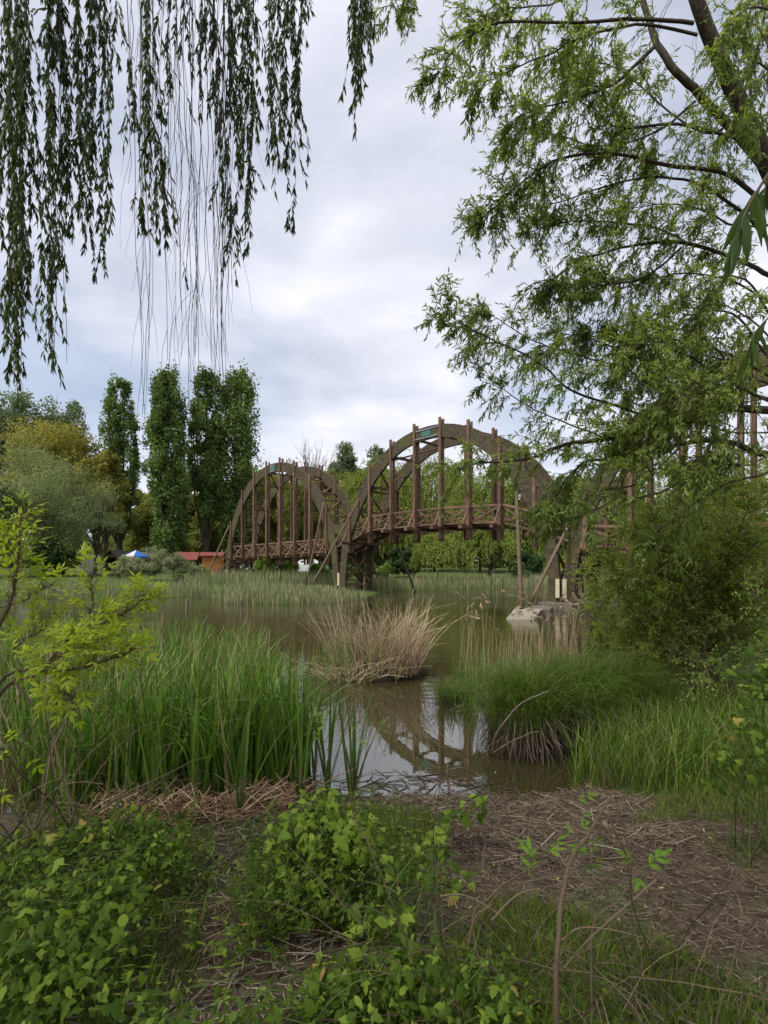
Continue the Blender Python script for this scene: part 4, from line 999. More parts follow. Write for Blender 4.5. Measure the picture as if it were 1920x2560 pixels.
def strand(px, py, d, leafy, r=.0035, top_py=-260, sub=True, sway=.11, dens=1.0, leaf_from=-260):
    """one hanging strand ending at photo row py; leafy = share of its length that carries leaves"""
    a = at(px + rnd(-12, 12), top_py, d); b_ = at(px, py, d); n = 14
    t = np.linspace(0, 1, n)[:, None]; P = a + (b_ - a) * t
    P[:, :2] += np.cumsum(rng.normal(0, sway * .16, (n, 2)), 0) * np.minimum(1, 3 * t)
    P[:, 0] += b_[0] - P[-1, 0]
    g = Geo(); tubes(g, P, np.linspace(r, r * .45, n)[None], 4, rnd(.2, .6))
    L = abs(a[2] - b_[2])
    if sub:
        m = int(rnd(2, 6)) if leafy <= 0 else int(L * 4)
        f = .2 + .75 * rng.random((1, m)); S, T = along(P[None], f); S, T = S[0], T[0]
        tw = twig_paths(S, unit(np.array([0, 0, -1.]) + rng.normal(0, .28 if leafy <= 0 else .34, (m, 3))), rnd(.35, 1.2, m) if leafy <= 0 else rnd(.12, .6, m), 6, .3, .1)
        tubes(g, tw, np.linspace(.0022, .001, 7)[None], 3, .5)
    if leafy > 0:
        paths = [P[None]] + ([tw] if sub else [])
        for ps, ln in zip(paths, (L, .33)):
            kk = max(3, int(ln / .0165 * dens)); nn_ = len(ps)
            ff = np.abs(np.sin(rng.random((nn_, kk)) * 1.57)) if nn_ > 1 else rng.random((nn_, kk))
            if nn_ == 1: ff = 1 - leafy + leafy * np.clip(ff + .035 * np.sin(ff * 40 + px), 0, 1)
            Q, TT = along(ps, ff); Q, TT = Q.reshape(-1, 3), TT.reshape(-1, 3); z = len(Q)
            if nn_ > 1:
                keep = Q[:, 2] < EYE + (HY - (py + (top_py - py) * leafy)) / F * d
                Q, TT = Q[keep], TT[keep]; z = len(Q)
                if z == 0: continue
            pp = unit(np.cross(TT, rdir(z)))
            leaves(g, Q, unit(TT * .8 + pp * .55 + np.array([0, 0, -.35])), unit(pp + rng.normal(0, .5, (z, 3))), rnd(.06, .11, z), rnd(.012, .02, z), rng.random(z), LANCE, 1)
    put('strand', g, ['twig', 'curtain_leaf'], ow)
for px, py in [(14, 900), (28, 985), (40, 960), (50, 1005), (58, 860), (24, 760), (72, 800), (82, 720), (8, 600), (35, 680), (64, 620), (18, 840)]:
    strand(px, py + rnd(-20, 20), rnd(4.8, 5.6), 1.0)
for px, py in [(120, 870), (130, 905), (142, 740), (160, 600), (172, 610), (128, 560), (208, 470), (222, 500), (238, 600), (248, 700), (258, 680), (244, 420), (262, 300), (150, 420), (214, 560), (232, 360), (112, 640)]:
    strand(px, py + rnd(-25, 25), rnd(4.8, 5.8), 1.0)
for px, py, lf in [(352, 440, .8), (365, 300, .9), (385, 590, .35), (400, 560, .8), (412, 610, .3), (370, 420, .5), (350, 560, .1), (338, 320, .3), (395, 330, .8)]:
    strand(px, py, rnd(4.7, 5.3), lf, dens=.7)
for px, py, lf in [(545, 480, 1), (560, 520, 1), (575, 560, 1), (590, 610, 1), (605, 640, 1), (618, 640, 1), (600, 450, 1), (630, 340, 1), (585, 300, 1), (615, 250, 1),
                   (670, 330, 1), (685, 350, 1), (700, 300, 1), (715, 380, 1), (730, 560, .75), (722, 470, .7), (690, 250, 1), (740, 240, 1), (480, 150, .7), (505, 200, .6)]:
    strand(px, py, rnd(4.7, 5.5), lf)
for px, py in [(885, 240), (900, 235), (912, 205), (922, 120), (870, 60), (895, 150), (908, 90), (880, 130)]:
    strand(px, py, rnd(4.6, 5.0), 1.0)
for px, py in [(345, 1045), (350, 1060), (358, 1040), (367, 960), (338, 800), (372, 870), (418, 900), (432, 950), (440, 880), (428, 770), (475, 1010), (480, 1030), (488, 985), (470, 920), (497, 900), (505, 840), (515, 760), (525, 900), (535, 930), (540, 960),
               (548, 985), (555, 940), (562, 965), (566, 990), (575, 820), (583, 720), (560, 880), (545, 800), (530, 1010), (482, 760), (500, 700), (454, 560), (316, 450), (170, 910), (130, 935), (468, 800), (552, 900), (363, 1050)]:
    strand(px, py, rnd(4.7, 5.3), 0, r=rnd(.0035, .0062), sway=.12)

# ------------------------------------------------------------------ bank shrub on the right
def shrub(name, base, stems, leafL, mat, label, tw_gap=.05, dens=1.0, ratio=.45, sub=3, gap=.03):
    rt = thing(name, base, label, 'shrub')
    ms = [([base + rng.normal(0, .12, 3) * [1, 1, 0], (base * .45 + np.array(e) * .55) + rng.normal(0, .15, 3), np.array(e)], .016, .004, dens) for e in stems]
    w, l = bough_system(ms, tw_gap, (.2, .6), leafL, sub, .04, gap, .22, .16, .8, ratio)
    put('stems', w, 'vine', rt); put('foliage', l, mat, rt, kind='stuff')
    return rt
def fan(center, rad, n, zlo, zhi):
    out = []
    for _ in range(n):
        a = rnd(0, 6.283); q = math.sqrt(rnd(.05, 1)); out.append([center[0] + math.cos(a) * q * rad[0], center[1] + math.sin(a) * q * rad[1], rnd(zlo, zhi)])
    return out
shrub('bank_shrub', on_ground(4.7, 8.0), [at(x, y, rnd(6.6, 8.4)) for x, y in [(1460, 1440), (1480, 1520), (1500, 1600), (1520, 1370), (1540, 1450), (1560, 1310), (1580, 1560), (1600, 1400), (1620, 1270), (1640, 1480), (1660, 1340), (1680, 1250), (1700, 1420), (1720, 1560), (1740, 1240), (1760, 1350), (1790, 1480), (1800, 1230), (1830, 1330), (1850, 1420), (1880, 1250), (1900, 1350), (1470, 1660), (1530, 1690), (1600, 1650), (1560, 1640), (1920, 1450), (1860, 1200), (1640, 1600), (1780, 1290), (1910, 1220), (1960, 1300), (1980, 1420), (1950, 1540), (1930, 1620), (1990, 1240)]],
      (.03, .052), 'bank_shrub_leaf', 'dense small-leaved green shrub on the right bank below the willow boughs', .034, 1.0, .5, 4, .022)
shrub('bank_shrub', on_ground(4.2, 6.2), [at(x, y, rnd(5.2, 6.4)) for x, y in [(1700, 1640), (1760, 1580), (1800, 1640), (1850, 1560), (1900, 1620), (1920, 1540), (1740, 1690), (1830, 1700), (1890, 1480)]],
      (.03, .05), 'shrub_leaf', 'thin dark twiggy shrub behind the hop vine on the right bank', .09, .7)

# ------------------------------------------------------------------ reeds, sedges and cattails
def bed_points(n, poly):
    poly = np.array(poly, float); lo, hi = poly.min(0), poly.max(0); out = []
    while sum(map(len, out)) < n:
        p = lo + rng.random((n * 2, 2)) * (hi - lo); ins = np.zeros(len(p), bool); A, B = poly, np.roll(poly, -1, 0)
        for a, b in zip(A, B):
            c = (a[1] > p[:, 1]) != (b[1] > p[:, 1])
            with np.errstate(divide='ignore', invalid='ignore'): ins ^= c & (p[:, 0] < (b[0] - a[0]) * (p[:, 1] - a[1]) / (b[1] - a[1]) + a[0])
        out.append(p[ins])
    return np.concatenate(out)[:n]
def cattails(g, pts, hrange, wr, per=7, spread=.05, tlo=.0, seg=5, lean=(.02, .22), bendy=.18):
    n = len(pts); idx = np.repeat(np.arange(n), per); m = len(idx)
    z = np.maximum(ground_z(pts[:, 0], pts[:, 1]), -.12)
    B = np.c_[pts, z][idx] + rng.normal(0, spread, (m, 3)) * [1, 1, 0]
    H = rnd(*hrange, n)[idx] * rnd(.62, 1.05, m)
    bend = np.where(rng.random(m) < .16, rnd(.25, .7, m), np.abs(rng.normal(0, bendy, m)))
    blades(g, B, rng.random(m) * 6.283, H, rnd(*wr, m), rnd(*lean, m), bend, np.clip(rng.random(m) * (1 - tlo) + tlo, 0, 1), seg)
g = Geo()
cattails(g, bed_points(620, [(-.62, 4.75), (-.8, 5.4), (-1.3, 6.4), (-1.9, 8.2), (-2.6, 9.6), (-6, 10.5), (-9, 10), (-9, 6.5), (-5, 5.2), (-2.6, 4.5), (-1.4, 4.6)]), (1.1, 1.5), (.016, .026))
cattails(g, bed_points(170, [(-.6, 4.72), (-.95, 5.6), (-1.6, 6.0), (-2.6, 5.4), (-2.9, 4.5), (-1.4, 4.45)]), (1.25, 1.62), (.02, .03), 6, tlo=.12)
cattails(g, bed_points(420, [(-2.2, 9.0), (-2.4, 10.4), (-4, 11.5), (-10, 12.5), (-12, 10), (-6, 9)]), (1.0, 1.3), (.012, .02), 6)
stuff('cattail_bed', g, 'cattail_leaf', 'dense green cattail bed filling the left shallows', 'cattails')
# dead stalks among them
g = Geo(); p = bed_points(420, [(-.7, 4.7), (-1.3, 6.4), (-2.0, 8.6), (-6, 10.5), (-9, 9), (-5, 5.0), (-2.6, 4.3)]); n = len(p)
z = np.maximum(ground_z(p[:, 0], p[:, 1]), -.1); a = np.c_[p, z]; hh = rnd(.4, 1.5, n)
b_ = a + np.stack([rng.normal(0, .2, n), rng.normal(0, .2, n), hh], -1)
tubes(g, np.stack([a, (a + b_) / 2 + rng.normal(0, .03, a.shape), b_], 1), np.array([[.006, .005, .003]]), 3, rng.random(n))
p = bed_points(700, [(-.6, 4.5), (-.8, 5.0), (-2.4, 4.9), (-2.6, 4.1), (-1.2, 3.9)]); n = len(p); a = np.c_[p, np.maximum(ground_z(p[:, 0], p[:, 1]), 0) + rnd(.01, .1, n)]
an = rng.random(n) * 6.283; L = rnd(.1, .4, n); b_ = a + np.stack([np.cos(an) * L, np.sin(an) * L * .6, rnd(-.02, .22, n)], -1)
tubes(g, np.stack([a, (a + b_) / 2 + [0, 0, .02], b_], 1), np.array([[.006, .005, .003]]), 3, rng.random(n) ** 2 * .8)
stuff('dead_cattail_stalks', g, 'dry_reed', 'broken straw-coloured stalks lying at the foot of the cattails', 'dead stalks')
# single cattail plants standing free in the inlet
for px, py, top, nb, lb in [(880, 1998, 1690, 9, 'free-standing cattail plant reflected in the still inlet'), (818, 2000, 1650, 10, 'cattail plant at the edge of the bed, tallest of the free ones'), (752, 2030, 1690, 8, 'cattail plant rooted in the broken stalks of the bank'), (600, 2060, 1740, 7, 'cattail plant standing alone on the muddy litter')]:
    d = gd(py, .02); b0 = at(px, py, d); b0[2] = max(float(ground_z(np.array([b0[0]]), np.array([b0[1]]))[0]), -.1); Ht = EYE - (top - HY) / F * d - b0[2]
    rt = thing('cattail_plant', b0, lb, 'cattail', 'cattails standing free of the bed')
    pro = leaf_proto('strap', 'cattail_blade')
    for q in range(nb):
        o = bpy.data.objects.new('blade', pro[q % 3]); COL.objects.link(o); o.parent = rt
        o.location = (rnd(-.02, .02), rnd(-.02, .02), 0); s = Ht * rnd(.68, 1.0)
        o.scale = (s, s * rnd(1.0, 1.5), s); o.rotation_euler = (rnd(-.12, .12), rnd(-.12, .12), rnd(0, 6.28))
    g = Geo(); tubes(g, np.array([b0 - [0, 0, .1], b0 + [0, 0, .1], b0 + [.004, 0, .34]]), np.array([[.022, .02, .008]]), 6, .1); put('stalk', g, 'dry_reed', rt, smooth=True)

# dry reed tussock standing in the pond
c = np.array([-.12, 9.75, 0.])
rt = thing('reed_tussock', c, 'shaggy tussock of dry straw-coloured reeds standing in the pond', 'tussock')
g = Geo(); th, ph = np.meshgrid(np.linspace(0, 2 * np.pi, 26, endpoint=False), np.linspace(0, 1, 6), indexing='ij')
rr = (1 - ph ** 2.2 * .55) * (1 + .12 * np.sin(th * 3 + 1) + .08 * np.sin(th * 7))
V = np.stack([c[0] + np.cos(th) * rr * .78 + .1, c[1] + np.sin(th) * rr * .55, -.1 + ph * .42 + .04 * np.sin(th * 5) * ph], -1)
ii, jj = np.meshgrid(np.arange(26), np.arange(5), indexing='ij'); i2 = (ii + 1) % 26
g.add(V, [np.stack([ii * 6 + jj, i2 * 6 + jj, i2 * 6 + jj + 1, ii * 6 + jj + 1], -1).reshape(-1, 4), np.array([[q * 6 + 5 for q in range(26)]])]); put('root_mound', g, 'mud', rt, smooth=True)
def stems(g, n, cx, cy, rx, ry, z0, hr, lean_out, rad, bend=.12, tint=None, noise=.16, shift=(0, 0)):
    a = rng.random(n) * 6.283; q = np.sqrt(rng.random(n)); B = np.stack([cx + np.cos(a) * q * rx, cy + np.sin(a) * q * ry, np.full(n, z0) + .15 * (1 - q)], -1)
    H = rnd(*hr, n); o_ = np.stack([np.cos(a) * q * lean_out + shift[0], np.sin(a) * q * lean_out * .6 + shift[1], np.zeros(n)], -1) + rng.normal(0, noise, (n, 3)) * [1, 1, 0]
    t = np.linspace(0, 1, 5)[None, :, None]
    bd = rng.normal(0, bend, (n, 1, 3)) * [1, 1, .3]
    P = B[:, None] + (o_[:, None] * t + bd * t ** 3 + np.array([0, 0, 1.]) * (t - np.abs(bd[..., :1]) * .5 * t ** 3)) * H[:, None, None]
    tubes(g, P, np.linspace(rad, rad * .4, 5)[None], 3, rng.random(n) if tint is None else rnd(*tint, n))
    return P[:, -1]
g = Geo()
stems(g, 380, .1, 9.7, .62, .5, .05, (.4, 1.15), .2, .006, .3, tint=(.1, .95), noise=.19)
stems(g, 220, .28, 9.7, .45, .4, .1, (.7, 1.35), .16, .006, .18, tint=(.45, 1), noise=.15, shift=(.02, 0))
stems(g, 80, -.62, 9.6, .3, .35, .0, (.8, 1.45), .2, .0055, .08, (.6, 1), .08, (-.22, 0))
stems(g, 44, .1, 9.6, .65, .45, .1, (1.1, 1.65), .3, .005, .25, (.6, 1), .2)
stems(g, 220, -.6, 9.45, .55, .35, -.02, (.15, .5), .9, .006, .5, (.5, 1), .6)
put('dead_stems', g, 'dry_reed', rt, kind='stuff')
g = Geo(); n = 190; a = rng.random(n) * 6.283
blades(g, np.stack([-.6 + rng.normal(0, .4, n), 9.6 + rng.normal(0, .25, n), np.full(n, -.03)], -1), a, rnd(.5, 1.15, n), rnd(.012, .02, n), rnd(.02, .2, n), np.abs(rng.normal(0, .15, n)), rnd(.2, 1, n), 4)
put('green_blades', g, 'cattail_leaf', rt, kind='stuff')

# pale dry reeds with plumes on the right
g = Geo(); p = bed_points(230, [(1.3, 8.0), (1.3, 9.2), (1.8, 10.3), (3.4, 10.4), (3.6, 9.4), (3.0, 7.4), (2.0, 7.2)]); n = len(p)
z = np.maximum(ground_z(p[:, 0], p[:, 1]), -.15); B = np.c_[p, z]; H = .6 + 1.25 * rng.random(n) ** 1.5
t = np.linspace(0, 1, 5)[None, :, None]; ln = rng.normal(0, .07, (n, 1, 3)) * [1, 1, 0]; bd = rng.normal(0, .05, (n, 1, 3)) * [1, 1, 0]
P = B[:, None] + (ln * t + bd * t ** 3 + np.array([0, 0, 1.]) * t) * H[:, None, None]
tubes(g, P, np.linspace(.0038, .0016, 5)[None], 3, rnd(.35, .95, n))
tip = P[H > 1.32][:, -1]; k = len(tip); idx = np.repeat(np.arange(k), 12)
hd = unit(np.c_[rng.normal(.6, .5, k), rng.normal(0, .4, k), rng.normal(-.1, .3, k)])[idx]
leaves(g, tip[idx] + hd * rnd(0, .1, len(idx))[:, None] - [0, 0, .0], unit(hd + np.array([0, 0, -.6]) + rng.normal(0, .35, (len(idx), 3))), rdir(len(idx)), rnd(.04, .09, len(idx)), .012, rnd(.5, 1, len(idx)), DIAM)
stuff('dry_reeds', g, 'dry_reed', 'thin straw-coloured reed stems with feathery plumes before the pale concrete block', 'reeds')
g = Geo(); cattails(g, bed_points(150, [(1.1, 7.0), (1.0, 8.4), (1.7, 9.4), (3.2, 9.2), (3.6, 8.2), (2.4, 6.7)]), (.5, .95), (.008, .014), 7, tlo=.1)
stuff('young_reeds', g, 'cattail_leaf', 'young green reed shoots among the dry stems on the right', 'reeds')

# sedge tussocks on the right bank
def sedge(c, rx, ry, zt, n, label, hr, spill=.9):
    c = np.array(c, float); rt = thing('sedge_tussock', c, label, 'sedge', 'sedge tussocks on the right bank')
    g = Geo(); th, ph = np.meshgrid(np.linspace(0, 2 * np.pi, 22, endpoint=False), np.linspace(0, 1, 6), indexing='ij')
    rr = np.sqrt(np.maximum(1 - ph ** 2, .02)) * .72 + .1
    V = np.stack([c[0] + np.cos(th) * rr * rx, c[1] + np.sin(th) * rr * ry, c[2] - .1 + ph * (zt * .62 + .1)], -1)
    ii, jj = np.meshgrid(np.arange(22), np.arange(5), indexing='ij'); i2 = (ii + 1) % 22
    g.add(V, [np.stack([ii * 6 + jj, i2 * 6 + jj, i2 * 6 + jj + 1, ii * 6 + jj + 1], -1).reshape(-1, 4), np.array([[q * 6 + 5 for q in range(22)]])]); put('root_mound', g, 'mud', rt, smooth=True)
    g = Geo(); a = rng.random(n) * 6.283; q = rng.random(n) ** .5; zz = zt * .55 * np.sqrt(1 - (q * .97) ** 2)
    B = np.stack([c[0] + np.cos(a) * q * rx * .75, c[1] + np.sin(a) * q * ry * .75, c[2] + zz], -1)
    az = a + rng.normal(0, .7, n)
    blades(g, B, az, rnd(*hr, n), rnd(.004, .01, n), rnd(-.1, .5, n), rnd(.05, 1.3, n) * spill, rng.random(n) ** .8, 6, twist=.8)
    put('blades', g, 'sedge_leaf', rt, kind='stuff')
    g = Geo(); n2 = n // 5; a = rng.random(n2) * 6.283           # old brown blades hanging round the foot
    B = np.stack([c[0] + np.cos(a) * rx * .72, c[1] + np.sin(a) * ry * .72, c[2] + rnd(.12, .5, n2) * zt], -1)
    E_ = B + np.stack([np.cos(a) * rnd(.03, .22, n2), np.sin(a) * rnd(.03, .22, n2), -rnd(.05, .5, n2) * zt], -1) + rng.normal(0, .05, (n2, 3))
    tubes(g, np.stack([B, (B + E_) / 2 + np.stack([np.cos(a) * .05, np.sin(a) * .05, 0 * a], -1), E_], 1), np.array([[.003, .003, .0015]]), 3, rnd(0, .9, n2)); put('dead_blades', g, 'litter', rt, kind='stuff')
sedge((1.66, 6.0, 0), .55, .5, 1.0, 1900, 'big rounded green sedge tussock overhanging the inlet', (.35, .75))
sedge((2.3, 6.2, .05), .62, .5, .98, 1500, 'sedge tussock between the rounded tussock and the tall grass', (.35, .8))
sedge((1.0, 7.9, -.05), .28, .22, .22, 260, 'small low sedge tussock alone in the water', (.25, .45))
sedge((3.0, 6.5, .1), .6, .5, .9, 1200, 'dark sedge tussock under the overhanging shrub', (.4, .6))

# ------------------------------------------------------------------ grass
def grass(name, poly, n, hr, wr, label, mat='grass', zoff=0., bend=.5):
    g = Geo(); p = bed_points(n, poly)
    blades(g, np.c_[p, ground_z(p[:, 0], p[:, 1]) + zoff], rng.random(n) * 6.283, rnd(*hr, n), rnd(*wr, n), rnd(.05, .4, n), rnd(0, bend, n), rng.random(n), 3)
    return stuff(name, g, mat, label, 'grass')
grass('bank_grass', [(1.75, 4.85), (2.5, 6.1), (3.6, 6.6), (5.2, 6.4), (5.2, 4.6), (3.4, 4.4), (2.3, 4.5)], 5200, (.25, .75), (.005, .011), 'tall rank grass along the right bank', 'sedge_leaf')
grass('short_grass', [(1.9, 4.0), (2.6, 4.5), (5, 4.6), (5, 3.9), (3.2, 3.7)], 6000, (.03, .14), (.003, .006), 'short green grass fringing the path on the right')
grass('short_grass', [(.1, 1.3), (.25, 2.3), (.6, 2.9), (1.1, 2.75), (1.5, 2.2), (1.9, 1.3)], 9000, (.03, .12), (.003, .006), 'short lawn-like grass under the dead vine tangle')
grass('short_grass', [(2.3, 2.8), (2.2, 3.6), (3.4, 3.6), (3.6, 2.4)], 1800, (.02, .07), (.003, .005), 'thin grass sprouting through the brown litter on the right')
grass('short_grass', [(-.3, 3.6), (-.2, 4.3), (.4, 4.2), (.4, 3.3), (.0, 3.1)], 3200, (.03, .13), (.003, .006), 'green grass beside the leafy hop mound')
grass('short_grass', [(-2.4, 1.4), (-2.6, 3.8), (-1.2, 3.7), (-.9, 2.6), (-.6, 1.3)], 4200, (.05, .2), (.004, .008), 'grass growing between the hop leaves on the left')
grass('short_grass', [(-.2, 1.2), (-.3, 2.0), (.3, 2.1), (.7, 1.8), (.6, 1.2)], 2600, (.08, .26), (.005, .01), 'longer grass blades among the lowest hop leaves')

# ------------------------------------------------------------------ litter of dead reeds and twigs
def litter(name, poly, n, lr, rr, label, lift=.03, tint=(0, 1), flat=.25, crook=.06):
    g = Geo(); p = bed_points(n, poly); an = rng.random(n) * 6.283; L = rnd(*lr, n) * rnd(.4, 1, n)
    z = np.maximum(ground_z(p[:, 0], p[:, 1]), -.005) + rnd(.002, lift, n)
    dv = np.stack([np.cos(an), np.sin(an), rng.normal(0, .06, n)], -1)
    a, b_ = np.c_[p, z] - dv * L[:, None] / 2, np.c_[p, z] + dv * L[:, None] / 2
    mid = np.c_[p, z] + rng.normal(0, crook, (n, 3)) * L[:, None] * [1, 1, flat]
    for q in (a, b_, mid): q[:, 2] = np.maximum(q[:, 2], np.maximum(ground_z(q[:, 0], q[:, 1]), 0) + .004)
    r0 = rnd(*rr, n)[:, None]
    tubes(g, np.stack([a, mid, b_], 1), r0 * np.array([[1, .9, .6]]), 3, rnd(*tint, n) ** 1.3)
    return stuff(name, g, 'litter', label, 'litter')
litter('reed_litter', [(-.3, 4.3), (.2, 4.75), (1.3, 4.75), (1.9, 4.9), (2.3, 4.5), (2.2, 3.6), (.9, 3.3), (.2, 3.6)], 6500, (.06, .36), (.0016, .004), 'mat of washed-up dead reed stems along the water edge', tint=(0, .85))
litter('fine_litter', [(.1, 1.4), (-.1, 3.8), (2.2, 4.3), (4.4, 4.4), (4.4, 1.6), (2.0, 1.2)], 24000, (.02, .13), (.001, .003), 'brown chips and dry leaf litter covering the trodden path', .012, (0, .85), crook=.03)
litter('fine_litter', [(-2.4, 1.4), (-2.6, 4.3), (-.2, 4.4), (.2, 2.6), (.1, 1.3)], 7000, (.04, .3), (.0015, .004), 'dry stems and litter under the hop plants', .03)
litter('drifted_reeds', [(-.6, 4.6), (-.7, 5.2), (.2, 5.3), (1.3, 5.0), (1.4, 4.6)], 130, (.15, .6), (.003, .006), 'dark drowned reed stems floating in the shallow inlet', .02, (0, .4))
litter('coarse_litter', [(.2, 4.6), (1.2, 4.75), (2.1, 4.7), (2.2, 3.7), (1.0, 3.4)], 200, (.2, .6), (.003, .006), 'thicker bleached reed stalks lying on the bank', .04, (.2, .95))
# a few fallen yellow leaves
g = Geo(); p = bed_points(70, [(.2, 1.6), (.3, 3.4), (2.2, 3.8), (3.6, 3.6), (3.0, 1.8)]); n = len(p)
leaves(g, np.c_[p, ground_z(p[:, 0], p[:, 1]) + .012], np.c_[rng.normal(size=(n, 2)), np.zeros(n)], np.array([0, 0, 1.]) + rng.normal(0, .25, (n, 3)), rnd(.02, .05, n), rnd(.008, .012, n), rng.random(n), LANCE)
M['yellow_leaf'] = leaf_mat('yellow_leaf', [(0, (.35, .27, .06)), (1, (.6, .5, .12))], .2)
stuff('fallen_leaves', g, 'yellow_leaf', 'small yellow fallen leaves scattered over the litter', 'fallen leaves')

# fallen branches by the inlet
def branch(name, label, cat, paths, mat='dead_wood', group=None):
    rt = thing(name, paths[0][0][0], label, cat, group)
    for q, (pts, r0, r1) in enumerate(paths):
        P = spline(pts, 16); P = P + rng.normal(0, .003, P.shape); g = Geo(); tubes(g, P, np.linspace(r0, r1, 16)[None], 6, .5, cap=True); put('stem' if q == 0 else 'side_branch', g, mat, rt, smooth=True)
    return rt
branch('fallen_branch', 'curved bare branch rising from the water against the rounded sedge tussock', 'branch', [(pxl((1228, 1888, 5.75), (1245, 1830, 5.5), (1290, 1770, 5.35), (1330, 1745, 5.3), (1372, 1728, 5.3)), .014, .007), (pxl((1230, 1885, 5.7), (1265, 1862, 5.5), (1310, 1840, 5.4), (1345, 1828, 5.35)), .011, .005)])
branch('fallen_branch', 'short pale snag sticking out of the shallow inlet', 'branch', [(pxl((1124, 1985, 4.85), (1119, 1950, 4.85), (1120, 1912, 4.85)), .014, .010), (pxl((1122, 1925, 4.85), (1150, 1920, 4.9), (1180, 1935, 5.0)), .009, .005)])
branch('fallen_branch', 'long dead stick lying across the reed litter at the water edge', 'branch', [([*pxl((1180, 2022, 4.5)), *pxl((1300, 2018, 4.45)), *pxl((1430, 1990, 4.65))], .012, .008)])
branch('fallen_branch', 'crooked stick lying in the dead reeds beside the path', 'branch', [(pxl((1250, 2080, 4.15), (1310, 2040, 4.25), (1335, 2010, 4.35)), .010, .006), (pxl((1310, 2040, 4.25), (1360, 2052, 4.15)), .006, .004)])
branch('fallen_branch', 'pale curved stick lying on the trodden path', 'branch', [([on_ground(1.12, 2.0) + [0, 0, .02], on_ground(1.2, 1.9) + [0, 0, .03], on_ground(1.28, 1.75) + [0, 0, .02]], .007, .005)])

# ------------------------------------------------------------------ yellow-green sapling at the left
SB = on_ground(-2.75, 3.0)
sp = thing('box_elder_sapling', SB, 'bright yellow-green sapling reaching in from the left', 'sapling')
sb = [
    ([SB, [-2.6, 3.0, 1.3], *pxl((0, 1560, 3.1), (28, 1490, 3.1), (42, 1430, 3.1), (48, 1370, 3.1), (50, 1300, 3.1))], .016, .003),
    ([SB + [.02, 0, .3], [-2.5, 3.0, 1.0], *pxl((0, 1700, 3.0), (100, 1678, 2.95), (200, 1672, 2.9), (260, 1655, 2.9), (330, 1628, 2.9))], .014, .003),
    ([SB + [.02, 0, .35], *pxl((0, 1735, 3.1), (90, 1690, 3.1), (170, 1600, 3.1), (260, 1560, 3.1), (320, 1530, 3.1), (358, 1498, 3.1))], .013, .003),
    (pxl((180, 1580, 3.1), (225, 1535, 3.1), (230, 1480, 3.1), (228, 1440, 3.1)), .006, .002),
    (pxl((0, 1520, 3.2), (60, 1500, 3.2), (90, 1480, 3.2), (130, 1465, 3.2)), .005, .002),
    (pxl((60, 1690, 3.0), (120, 1720, 2.95), (180, 1745, 2.9), (140, 1760, 2.9)), .006, .002),
    (pxl((100, 1680, 2.95), (150, 1640, 2.95), (200, 1620, 2.9), (260, 1600, 2.9)), .006, .002),
    (pxl((40, 1700, 3.1), (90, 1790, 3.0), (60, 1850, 2.95), (20, 1930, 2.9)), .008, .004),
    (pxl((20, 1640, 3.2), (60, 1600, 3.2), (110, 1570, 3.2)), .005, .002),
]
g = Geo(); g_low = Geo(); tips = []
for bi, (pts, r0, r1) in enumerate(sb):
    P = spline(pts, 18); P = P + rng.normal(0, .004, P.shape); tubes(g_low if bi in (1, 5, 6, 7) else g, P, np.linspace(r0, r1, 18)[None], 5, .35); tips.append(P)
pro = leaf_proto('pinnate', 'sapling_leaf')
sp2 = thing('box_elder_sapling', SB + [.12, -.1, 0], 'low yellow-green sapling whose bough stretches level over the cattails', 'sapling')
specs = [(0, 84, .4), (1, 120, .36), (2, 90, .4), (3, 40, .2), (4, 26, .3), (5, 50, .3), (6, 56, .15), (7, 10, .5), (8, 34, .1)]
specs += [(2, 20, .4)]
sh = [[], []]
for bi, cnt, f0 in specs:
    P = tips[bi]
    for q in range(cnt):
        f = f0 + (1 - f0) * (q + rnd(0, 1)) / cnt if q > 2 else .99
        s, T = along(P[None], np.array([[f]])); s, T = s[0, 0], T[0, 0]
        dv = unit(T * .5 + rng.normal(0, .55, 3) * [1, .8, .5] + [0, 0, .38])
        L = rnd(.03, .11); e = s + dv * L
        sh[bi in (1, 5, 6, 7)].append([s, (s + e) / 2 + [0, 0, .006], e])
        place('leaf', pro[int(rnd(0, 3))], sp2 if bi in (1, 5, 6, 7) else sp, e, unit(dv * .7 + rng.normal(0, .3, 3) + [0, 0, -.12]), unit(np.array([0, -.25, 1.]) + rng.normal(0, .35, 3)), rnd(.09, .155))
for gg, ss, rt in ((g, sh[0], sp), (g_low, sh[1], sp2)):
    tubes(gg, np.array(ss), np.array([[.0025, .002, .0015]]), 3, .6); put('stems', gg, 'vine', rt)

# bare arching canes under it
g = Geo(); n = 46
st = np.stack([rng.uniform(-2.7, -1.7, n), rng.uniform(2.9, 3.6, n), np.full(n, .25)], -1)
pp = twig_paths(st, np.stack([rng.normal(.25, .5, n), rng.normal(0, .3, n), rnd(.8, 1.4, n)], -1), rnd(.6, 1.5, n), 8, .1, .1)
tubes(g, pp, np.linspace(.006, .002, 9)[None], 4, rng.random(n))
tag(put('cane_thicket', g, 'vine'), 'tangle of bare brown canes under the yellow-green sapling', 'canes', kind='stuff')

